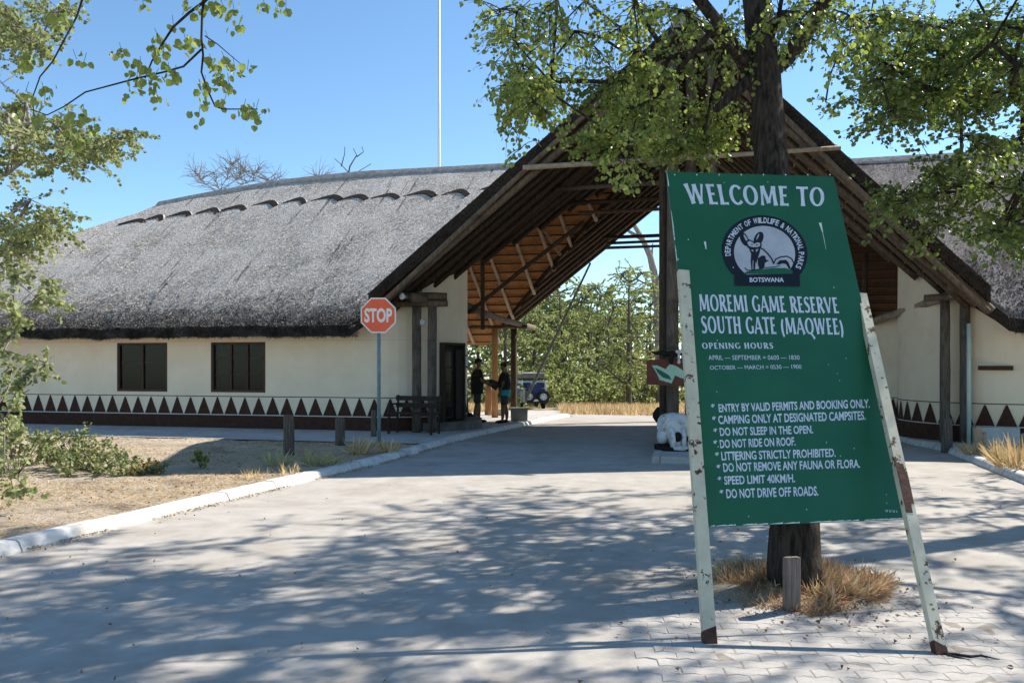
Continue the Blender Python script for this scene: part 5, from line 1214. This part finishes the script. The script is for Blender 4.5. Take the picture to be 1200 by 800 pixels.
# --- light green tree at the left edge, trunk outside the picture
def tree_left():
    base = Vector((-8.9, 12.3, .1)); trk = [((-8.9, 12.3, -.2), .14), ((-8.8, 12.2, 1.5), .11), ((-8.5, 12.1, 3), .09), ((-8.3, 12, 4.6), .06), ((-8.2, 12, 6), .03)]
    T = Tree('small_leaved_tree', 'pale green small-leaved tree filling the left edge before the thatched roof', base, trk, 31, mbark='bark_grey'); T.build_trunk(8)
    tg = []; r = random.Random(8)
    def reg(n, pts, d0, d1, jit=10):
        for _ in range(n): x, y = r.choice(pts); tg.append(V3(x+r.uniform(-jit, jit), y+r.uniform(-jit, jit), r.uniform(d0, d1)))
    reg(66, [(5, 10), (30, 15), (60, 12), (10, 40), (40, 45), (15, 75), (45, 65), (5, 100), (25, 120), (5, 140), (30, 150), (60, 150), (90, 150), (120, 150), (150, 160), (75, 165), (110, 170), (50, 175), (20, 180), (60, 190), (15, 200), (80, 8)], 10.0, 13, 9)
    reg(22, [(10, 235), (35, 240), (60, 255), (15, 260), (40, 270), (10, 285), (70, 262), (20, 300)], 10.5, 12.5, 8)
    for _ in range(60): tg.append(Vector((-8.6+r.uniform(-3.2, .3), 12+r.uniform(-2, 2.5), r.uniform(2.5, 7.4))))
    tg = [p for p in tg if not (p.x/p.y*1000+600 > 178)]
    T.connect(tg, .005, 1, .5, .12, .006, .03)
    for c in tg: T.twigs(c, .42, 7, 22, .25, .003, flat=.4)
    T.finish(.048, 'leaf_light', big=0)
tree_left()
# --- young shrub close to the left edge
def shrub_left():
    base = Vector((-5.35, 8.6, .1)); trk = [((-5.35, 8.6, 0), .03), ((-5.3, 8.6, 1.0), .025), ((-5.25, 8.6, 2.0), .018), ((-5.2, 8.6, 2.9), .01)]
    T = Tree('young_tree', 'slender young tree at the left edge in front of the cream wall', base, trk, 33, mbark='bark_grey'); T.build_trunk(6)
    pts = [(8, 320), (30, 325), (15, 345), (45, 345), (20, 365), (50, 355), (75, 357), (10, 385), (25, 372), (5, 410), (15, 430), (30, 440), (45, 425), (10, 455), (20, 470), (5, 490), (15, 505), (5, 520), (60, 337), (55, 425), (5, 545), (15, 572), (30, 572)]
    tg = [V3(x, y, random.Random(x*y+1).uniform(8.1, 9.2)) for x, y in pts]
    T.connect(tg, .004, 1, .3, .05, .005)
    for c in tg: T.twigs(c, .18, 5, 12, .3, .002)
    T.finish(.052, 'leaf_light', big=0)
shrub_left()
# --- near twigs hanging in at the top left
def near_branch():
    base = Vector((-5.2, 3.0, .1)); trk = [((-5.2, 3.0, -.1), .16), ((-5.1, 3.1, 2.0), .13), ((-4.6, 3.5, 3.6), .10), ((-3.8, 4.2, 4.3), .07), ((-2.9, 4.8, 4.55), .045), ((-2.2, 5.0, 4.6), .03)]
    T = Tree('overhanging_tree', 'near tree whose thin dark twigs with rounded leaves hang in at the top left corner', base, trk, 41); T.build_trunk(8); T.limbs = MB()
    d = 5.0
    def tw(pts, w0, w1, dd=0): 
        P = [V3(x, y, d+dd+.05*math.sin(i)) for i, (x, y) in enumerate(pts)]; T.limbs.tube(P, [lerp(w0, w1, i/(len(P)-1)) for i in range(len(P))], 5); return P
    P1 = tw([(300, -120), (268, -30), (240, 2), (222, 15), (203, 32), (190, 52), (178, 72), (170, 92)], .012, .004)
    P2 = tw([(240, -10), (237, 15), (236, 45), (238, 65), (236, 85), (243, 105), (252, 125), (262, 128), (285, 128), (302, 128)], .008, .003)
    P3 = tw([(236, 58), (215, 78), (190, 85), (160, 92), (130, 100), (100, 108), (75, 125), (55, 135), (35, 128)], .007, .003)
    P4 = tw([(130, -90), (98, -5), (90, 20), (78, 42), (62, 72), (47, 90), (38, 115), (40, 135)], .008, .003, .3)
    P5 = tw([(240, 42), (255, 52), (270, 65), (282, 75)], .004, .002)
    cl = [(218, 5, 5), (240, 5, 5), (252, 3, 6), (262, 8, 5), (275, 15, 6), (280, 30, 4), (203, 30, 3), (150, 45, 0), (143, 62, 7), (218, 50, 8), (186, 45, 6), (190, 62, 6), (178, 55, 4), (165, 78, 9), (160, 92, 9), (180, 92, 7), (205, 88, 6), (152, 108, 5), (175, 103, 4), (185, 118, 3), (196, 85, 4), (90, 70, 2), (98, 74, 2), (68, 22, 9), (30, 72, 7), (42, 68, 6), (52, 108, 5), (30, 108, 4), (52, 122, 3), (45, 142, 4), (22, 137, 3), (85, 145, 8), (100, 135, 5), (90, 168, 9), (110, 150, 6), (250, 75, 6), (258, 92, 9), (268, 98, 6), (275, 78, 6), (240, 100, 5), (238, 112, 3), (233, 134, 6), (262, 122, 4), (285, 128, 7), (300, 128, 7), (296, 136, 4), (265, 72, 4), (290, 82, 3), (170, 10, 2), (310, 5, 5), (325, 8, 5), (335, 12, 3), (160, 0, 3), (245, 48, 2), (228, 22, 1)]
    r = random.Random(77)
    for x, y, n in cl:
        for _ in range(int(n*1.5)):
            p = V3(x+r.gauss(0, 5.6), y+r.gauss(0, 5.2), d+r.uniform(-.1, .1)); T.C.append(tuple(p)); T.D.append((r.gauss(0, .5), r.gauss(0, .5), -1+r.gauss(0, .45)))
        if n > 1: q = V3(x, y, d); T.tw.tube([q, q+Vector((r.uniform(-.03, .03), 0, .06))], .0015, 3)
    for _ in range(20): T.twigs(Vector((-3.8+r.uniform(-1.2, 1.2), 4.2+r.uniform(-1, .3), 5.0+r.uniform(-.2, 1.2))), .4, 4, 8, .5, .003)
    T.finish(.044, 'leaf', big=290)
near_branch()

# ------------------------------------------------------------------ woodland beyond the gate
def far_tree(px, d, h, rad, seed, label, m='leaf_far', nc=26, low=.12, leaf=.16, mb_='bark_far', lean=0, nl=30, crownfn=None):
    if 560 <= px <= 800 and d < 70: h *= .95; nl = int(nl*1.9); leaf *= .66
    x = (px-600)/1000*d; z = gz(x, d)-.05; b = Vector((x, d, z)); tr = .019*h
    trk = [((x, d, z-.3), tr*1.25), ((x+lean*.1, d, z+h*.1), tr), ((x+lean*.3, d, z+h*.35), tr*.8), ((x+lean*.7, d, z+h*.6), tr*.55), ((x+lean, d, z+h*.85), tr*.2)]
    T = Tree('woodland_tree', label, b, trk, seed, grp='woodland trees beyond the gate', mbark=mb_); T.build_trunk(7); r = random.Random(seed); tg = []
    for _ in range(nc):
        a = r.uniform(0, 2*math.pi); v = r.uniform(low, 1); pr = math.sin(math.pi*min(1, max(.12, (v-low)/(1-low)*.85+.13)))**.7; q = math.sqrt(r.random())*rad*pr
        tg.append(Vector((x+lean*v+q*math.cos(a), d+q*math.sin(a), z+h*v)))
    T.connect(tg, .012, 1, 1.2, .25, .02, .09)
    for c in tg: T.twigs(c, rad*.38, 6, nl, .1, .012, flat=.5)
    T.finish(leaf*.85, m, wid=1.5)
far_tree(737, 47, 8.7, 2.5, 101, 'tall tree with a dark low-forking trunk, alone at the right of the gate opening', nc=60, low=.18, leaf=.11, nl=26)
far_tree(592, 52, 8.6, 3.6, 102, 'bright green tree behind the two talking men', nc=30)
far_tree(626, 55, 8.4, 3.4, 103, 'dark-trunked green tree directly behind the blue and white car', nc=40, m='leaf_far')
far_tree(664, 57, 9.4, 3.4, 104, 'green tree just right of the raised boom pole', nc=40, lean=-.5)
far_tree(700, 60, 8.8, 3.2, 105, 'yellowish green tree between the boom pole and the tall forking tree', nc=36)
far_tree(640, 64, 10.2, 4.0, 106, 'darker green tree in the second row behind the boom pole', nc=34, m='leaf_far_dark')
far_tree(690, 68, 9.8, 3.8, 107, 'darker green tree in the second row left of the tall forking tree', nc=34, m='leaf_far_dark')
far_tree(762, 62, 9.0, 3.6, 108, 'green tree at the foot of the bare grey dead tree', nc=34)
far_tree(735, 72, 9.4, 4.0, 109, 'dark green tree in the back row behind the tall forking tree', nc=30, m='leaf_far_dark')
far_tree(560, 60, 9.0, 4.2, 110, 'green tree glimpsed between the white wall and the man in the cap', nc=26)
far_tree(800, 66, 9.6, 4.0, 111, 'green tree hidden mostly behind the central posts', nc=20, m='leaf_far')
for i, (px, d) in enumerate(((500, 75), (430, 70), (350, 80), (250, 78), (860, 75), (930, 70), (1010, 78), (1120, 74), (1240, 80), (130, 80), (0, 76))):
    far_tree(px, d, 8.8, 4.0, 120+i, 'woodland tree '+('far behind the middle of the left thatched wing', 'behind the left thatched wing under the bare dark branches', 'behind the left thatched wing near the wispy treetop', 'behind the left thatched wing under the thorny treetop', 'behind the welcome board and central posts', 'behind the right half of the gate roof', 'behind the ridge of the right thatched roof', 'behind the right thatched roof under the boughs', 'farthest right behind the right thatched roof', 'behind the hipped left end of the thatched roof', 'farthest left behind the pale green tree')[i], nc=34, nl=22, leaf=.3, low=.03, m='leaf_far_dark')
# bushes along the edge of the wood
def bush(px, d, rad, h, m, seed, label, name='bush', leaf=.13, nt=34, nl=14, zz=None, grp=None):
    x = (px-600)/1000*d; z = gz(x, d) if zz is None else zz; T = Tree(name, label, Vector((x, d, z)), [((x, d, z-.1), .03), ((x, d, z+.15), .02)], seed, cat='bush', grp=grp, mbark='bark_far')
    T.limbs = MB(); r = random.Random(seed)
    for _ in range(nt):
        a = r.uniform(0, 6.28); q = math.sqrt(r.random())*rad; c = Vector((x+q*math.cos(a), d+q*math.sin(a), z+h*r.uniform(.15, .95)*(1-.5*(q/rad)**2))); T.limbs.tube([(x, d, z), c], .008 if rad > .8 else .004, 3, cap=False); T.twigs(c, rad*.28, 3, nl, 0, .004)
    T.finish(leaf, m)
BG_ = 'bushes at the edge of the wood'
bl = ['behind the orange pillar', 'left of the car', 'right of the car', 'below the boom pole', 'halfway between car and tall forking tree', 'left of the trunk of the tall forking tree', 'right of the trunk of the tall forking tree', 'against the central posts', 'far back behind the car', 'far back in the middle of the opening']
for i, (px, d, rad, h) in enumerate(((578, 44, 1.6, 2.2), (602, 52, 1.8, 2.6), (655, 50, 1.6, 2.2), (676, 54, 2.0, 2.8), (700, 50, 1.5, 1.8), (722, 53, 1.8, 2.4), (752, 50, 1.8, 2.0), (772, 52, 1.8, 2.4), (630, 60, 2.6, 3.2), (695, 63, 2.8, 3.4))):
    bush(px, d, rad, h, 'leaf_far' if i % 3 else 'leaf_far_dark', 200+i, 'green bush '+bl[i], nt=44, nl=16, leaf=.14, grp=BG_)
# bare trees
def bare(px, d, z0, pts, seed, label, mb_='bark_grey', r0=.12, extra=0, nm='dead_tree'):
    x = (px-600)/1000*d; b = Vector((x, d, z0)); t = thing(nm, label, 'tree', b); B = MB(); r = random.Random(seed); P = [[V3(u, v, d) for u, v in l] for l in pts]
    P[0] = [b]+P[0]
    for i, l in enumerate(P):
        rs = [max(.018, (r0 if i == 0 else r0*.45)*(1-.75*k/max(1, len(l)-1))) for k in range(len(l))]
        m_ = MB(); m_.tube(l, rs, 7, noise=.08); m_.build('trunk' if i == 0 else 'limb', M(mb_), t, world=True, smooth=True)
        for _ in range(extra):
            k = r.uniform(.3, 1)*(len(l)-1); a = int(min(k, len(l)-2)); p = l[a].lerp(l[a+1], k-a); dd = Vector((r.gauss(0, 1), r.gauss(0, .6), abs(r.gauss(.5, .6)))).normalized(); q = [p]
            for s_ in range(4): dd = (dd+Vector((r.gauss(0, .35), r.gauss(0, .35), r.gauss(0, .25)))).normalized(); q.append(q[-1]+dd*r.uniform(.18, .42))
            B.tube(q, [.022, .018, .014, .010, .007], 3, cap=False)
    if B.v: o = B.build('bare_twigs', M(mb_), t, world=True); o['kind'] = 'stuff'
    return t
bare(775, 50, -1.1, [[(773, 440), (772, 380), (768, 330), (762, 300), (752, 278), (742, 262), (738, 250), (744, 235)], [(770, 345), (774, 320), (777, 300), (784, 280)], [(768, 320), (764, 300), (765, 285)], [(752, 280), (735, 270), (722, 266)]], 5, 'pale bare dead tree with two bent limbs right of the gate opening', r0=.3)
bare(408, 45, -.5, [[(408, 260), (408, 206), (410, 195), (418, 182), (414, 174)], [(409, 203), (399, 192), (392, 186)], [(400, 195), (404, 180), (404, 172)], [(412, 206), (425, 198), (435, 192)], [(418, 184), (426, 178), (424, 172)]], 6, 'bare dark branches sticking up above the middle of the thatched ridge', 'bark_far', .07)
bare(262, 50, -.5, [[(262, 300), (258, 225), (252, 210), (250, 200)], [(258, 222), (268, 205), (272, 190)], [(262, 222), (280, 208), (288, 198)], [(255, 225), (236, 212), (228, 200)], [(262, 225), (296, 212), (300, 200)]], 7, 'grey thorny leafless treetop above the left part of the thatched ridge', 'bark_grey', .05, 42)
bare(330, 50, -.5, [[(330, 300), (322, 222), (330, 210)], [(322, 220), (312, 210)], [(380, 215), (372, 205)]], 8, 'wispy grey treetop just right of the thorny one above the ridge', 'bark_grey', .04, 26)

# ------------------------------------------------------------------ low plants, grass and litter
bush(95, 12.3, .48, .62, 'leaf_light', 301, 'low green creeping shrub on the left verge below the triangle band', 'green_shrub', .042, 46, 9, zz=.09)
bush(112, 11.8, .5, .50, 'leaf_light', 302, 'spreading pale green shrub to the right of the creeping one on the left verge', 'green_shrub', .042, 34, 8, zz=.09)
bush(150, 11.9, .42, .18, 'leaf_light', 303, 'low yellow-green plant trailing right from the shrubs on the verge', 'low_plant', .042, 20, 8, zz=.09)
bush(165, 11.8, .30, .13, 'leaf_red', 304, 'low plant with red leaves on the left verge', 'low_plant', .04, 16, 8, zz=.09)
bush(235, 12.4, .10, .26, 'leaf', 305, 'single green seedling beside the edge of the gate shadow', 'seedling', .05, 7, 5, zz=.09)
bush(20, 11.5, .5, .8, 'leaf_light', 306, 'loose green weeds at the far left in front of the painted band', 'green_shrub', .05, 34, 8, zz=.09)
bush(60, 13, .35, .5, 'leaf_light', 307, 'thin upright weeds between the left edge and the creeping shrub', 'green_shrub', .045, 16, 8, zz=.09)
def tuft(px, py, n, h, rad, m, label, name='grass_tuft', z=.09):
    b = GP(px, py, z); r = np.random.default_rng(int(px*7+py)); a = r.uniform(0, 6.28, n); q = np.sqrt(r.random(n))*rad
    C = np.stack([q*np.cos(a), q*np.sin(a), np.zeros(n)], 1); D = np.stack([np.cos(a)*.6, np.sin(a)*.6, np.ones(n)], 1)+r.normal(size=(n, 3))*.45
    me = blades(name, C, D, h*r.uniform(.4, 1, n), .05, M(m)); o = inst(me, name, b); tag(o, label, 'grass'); return o
mat('weed', (.34, .34, .15), (.52, .48, .24), .7, 4, 3, island=.3, transl=.3)
for px, py, h, m, lb in ((325, 546, .32, 'weed', 'dry green weed tuft left of the tallest verge post'), (370, 545, .34, 'weed', 'dry green weed tuft right of the tallest verge post'), (386, 545, .26, 'weed', 'small weed tuft between two verge posts'), (402, 543, .2, 'weed', 'small weed tuft near the kerb below the short grey post'), (420, 532, .35, 'straw', 'straw grass tuft just left of the stop sign foot'), (455, 530, .3, 'straw', 'straw grass tuft just right of the stop sign foot'), (340, 556, .22, 'straw', 'dry straw tuft in front of the tallest verge post'), (300, 560, .18, 'straw', 'dry straw tuft on the bare verge in sunlight'), (1142, 533, .28, 'straw', 'dry grass round the split stump on the right verge'), (1192, 548, .55, 'straw', 'tall dry grass clump at the right edge of the picture'), (1182, 540, .4, 'straw', 'dry grass clump left of the one at the right edge'), (1130, 528, .2, 'straw', 'thin dry grass left of the split stump')):
    tuft(px, py, (60 if m == 'weed' else 110) if h > .25 else 50, h, .15 if h < .5 else .28, m, lb)
def scatter(name, n, fn, size, wid, m, flatness=.25, z=.0, kind='stuff', seed=5, faces=None):
    r = np.random.default_rng(seed); P = []
    while len(P) < n:
        p = fn(r)
        if p is not None: P.append(p)
    C = np.array(P); D = r.normal(size=(n, 3)); D[:, 2] = np.abs(D[:, 2])*flatness; me = blades(name, C, D, size*r.uniform(.4, 1.4, n), wid, M(m)); o = inst(me, name, (0, 0, 0)); tag(o, 'loose '+name.replace('_', ' ')+' on the ground', name.split('_')[-1], kind=kind); return o
def vpt(r, d0=5.5, d1=16, side=1):
    t = -14+r.random()*12; 
    s = kl(t)-.2-abs(r.normal())*4.5 if side > 0 else kr(t)+.2+abs(r.normal())*3
    k = mn.noise(Vector((s*.55, t*.55, 1.7)))
    if k < r.uniform(-.55, .25): return None
    p = L(s, t, 0); q = Vector((p.x, p.y, 0)); h = .085+.03*mn.noise(p*.8)+.018*mn.noise(p*3.3); return (p.x, p.y, h+.004)
scatter('straw_litter', 42000, vpt, .06, .07, 'straw', .18, seed=6)
scatter('straw_litter', 7000, lambda r: vpt(r, side=-1), .09, .06, 'straw', .3, seed=7)
scatter('leaf_litter', 3000, vpt, .024, .8, 'leaf_litter', .3, seed=8)
def nearroad(r):
    y = 4.2+r.random()**1.5*7; x = r.uniform(-.6, .7)*y; t = toL(x, y); 
    if not (kl(t[1])+.05 < t[0] < kr(t[1])-.05): return None
    e = min(abs(t[0]-kl(t[1])), abs(math.hypot(x-1.98, (y-6.0))-.75)); 
    if r.random() > math.exp(-e*2.2)+.06: return None
    return (x, y, .014)
scatter('leaf_litter', 330, nearroad, .02, .9, 'leaf_litter', .4, seed=9)
def kedge(r):
    t = -14+r.random()*13; s = kl(t)+abs(r.normal())*.06+.005
    if mn.noise(Vector((t*1.3, 9, 0))) < -.1: return None
    p = L(s, t, .012+r.random()*.01); return tuple(p)
mat('kerb_dust', (.36, .26, .18), (.52, .40, .28), .95, 4, 3, island=.4)
scatter('kerb_debris', 2200, kedge, .02, .7, 'kerb_dust', .4, seed=10)
# tree pit: straw round the foot of the tree
pit = Vector((1.98, 6.08, 0))
n = 12000; r_ = np.random.default_rng(12); a = r_.uniform(0, 6.28, n); q = np.sqrt(r_.random(n))*(1+.16*np.sin(3*a+1)+.1*np.sin(7*a)); rx = np.where(np.cos(a) > 0, .62, .50); C = np.stack([q*rx*np.cos(a), q*.56*np.sin(a), .01+.10*(1-q)*r_.random(n)], 1)
hh = np.where(np.cos(a) > .1, .15, np.where(a > 3.14, .08, .13))
D = np.stack([np.cos(a)*.8, np.sin(a)*.8, np.full(n, .9)], 1)+r_.normal(size=(n, 3))*.95; D[:, 2] = np.abs(D[:, 2])*.6
o = inst(blades('dry_grass', C, D, hh*r_.uniform(.4, 1.2, n), .028, M('straw_brown')), 'dry_grass', pit); tag(o, 'bristly dry brown grass round the foot of the tree under the green board', 'grass', kind='stuff')
B = MB(); vs = [(0, 0, .06)]; 
for k, rr_ in enumerate((.4, .8, 1)):
    for i in range(28): a = 2*math.pi*i/28; e = 1+.07*mn.noise(Vector((math.cos(a)*2, math.sin(a)*2, 4))); vs.append((.66*rr_*e*math.cos(a), .62*rr_*e*math.sin(a), (.05, .035, .002)[k]))
fs = [(0, 1+i, 1+(i+1) % 28) for i in range(28)]+[(1+k*28+i, 1+(k+1)*28+i, 1+(k+1)*28+(i+1) % 28, 1+k*28+(i+1) % 28) for k in range(2) for i in range(28)]
B.add(vs, fs); o = B.build('soil', M('dirt'), smooth=True); o.location = pit; o['kind'] = 'structure'
n = 420; a = r_.uniform(0, 6.28, n); q = .5+.65*r_.random(n); C = np.stack([1.98+q*.7*np.cos(a), 6.0+q*.8*np.sin(a), np.full(n, .02)], 1); D = r_.normal(size=(n, 3)); D[:, 2] = np.abs(D[:, 2])*.3
o = inst(blades('leaf_litter', C, D, r_.uniform(.015, .032, n), .8, M('leaf_litter')), 'leaf_litter', (0, 0, 0)); tag(o, 'fallen brown leaves scattered round the tree foot', 'leaves', kind='stuff')
# tall dry grass beyond the gate
def farg(r):
    t = 16+r.random()*30; s = r.uniform(-8, 30); p = L(s, t, 0); px = 600+p.x/p.y*1000
    if px < 540 or px > 860: return None
    if 594 < px < 656 and t < 34: 
        return None
    return (p.x, p.y, gt(t)-.03)
def grass_far(n, seed, fn, h, w_, m, nm='tall_dry_grass'):
    r = np.random.default_rng(seed); P = []
    while len(P) < n:
        p = fn(r)
        if p: P.append(p)
    C = np.array(P); D = r.normal(size=(n, 3))*.35; D[:, 2] = 1; o = inst(blades(nm, C, D, h*r.uniform(.4, 1.2, n), w_, M(m)), nm, (0, 0, 0)); tag(o, 'strip of tall straw-coloured grass between the track and the wood', 'grass', kind='stuff')
grass_far(26000, 31, farg, .42, .10, 'straw')
grass_far(3500, 33, farg, .35, .10, 'weed', 'green_weeds')
# second row of the wood: closes the view between the trunks
for i, (px, d, h, m_) in enumerate(((575, 76, 8.2, 'leaf_far_dark'), (612, 80, 9.0, 'leaf_far'), (652, 78, 8.6, 'leaf_far_dark'), (683, 84, 9.2, 'leaf_far'), (722, 82, 8.0, 'leaf_far_dark'), (758, 80, 8.4, 'leaf_far'))):
    far_tree(px, d, h, 5.0, 150+i, 'tree deep in the wood, '+('behind the orange pillar', 'above the roof rack of the car', 'left of the middle of the raised boom', 'between the boom tip and the tall forking tree', 'directly behind the tall forking tree', 'left of the bare dead tree')[i], nc=40, nl=26, low=.02, leaf=.24, m=m_)
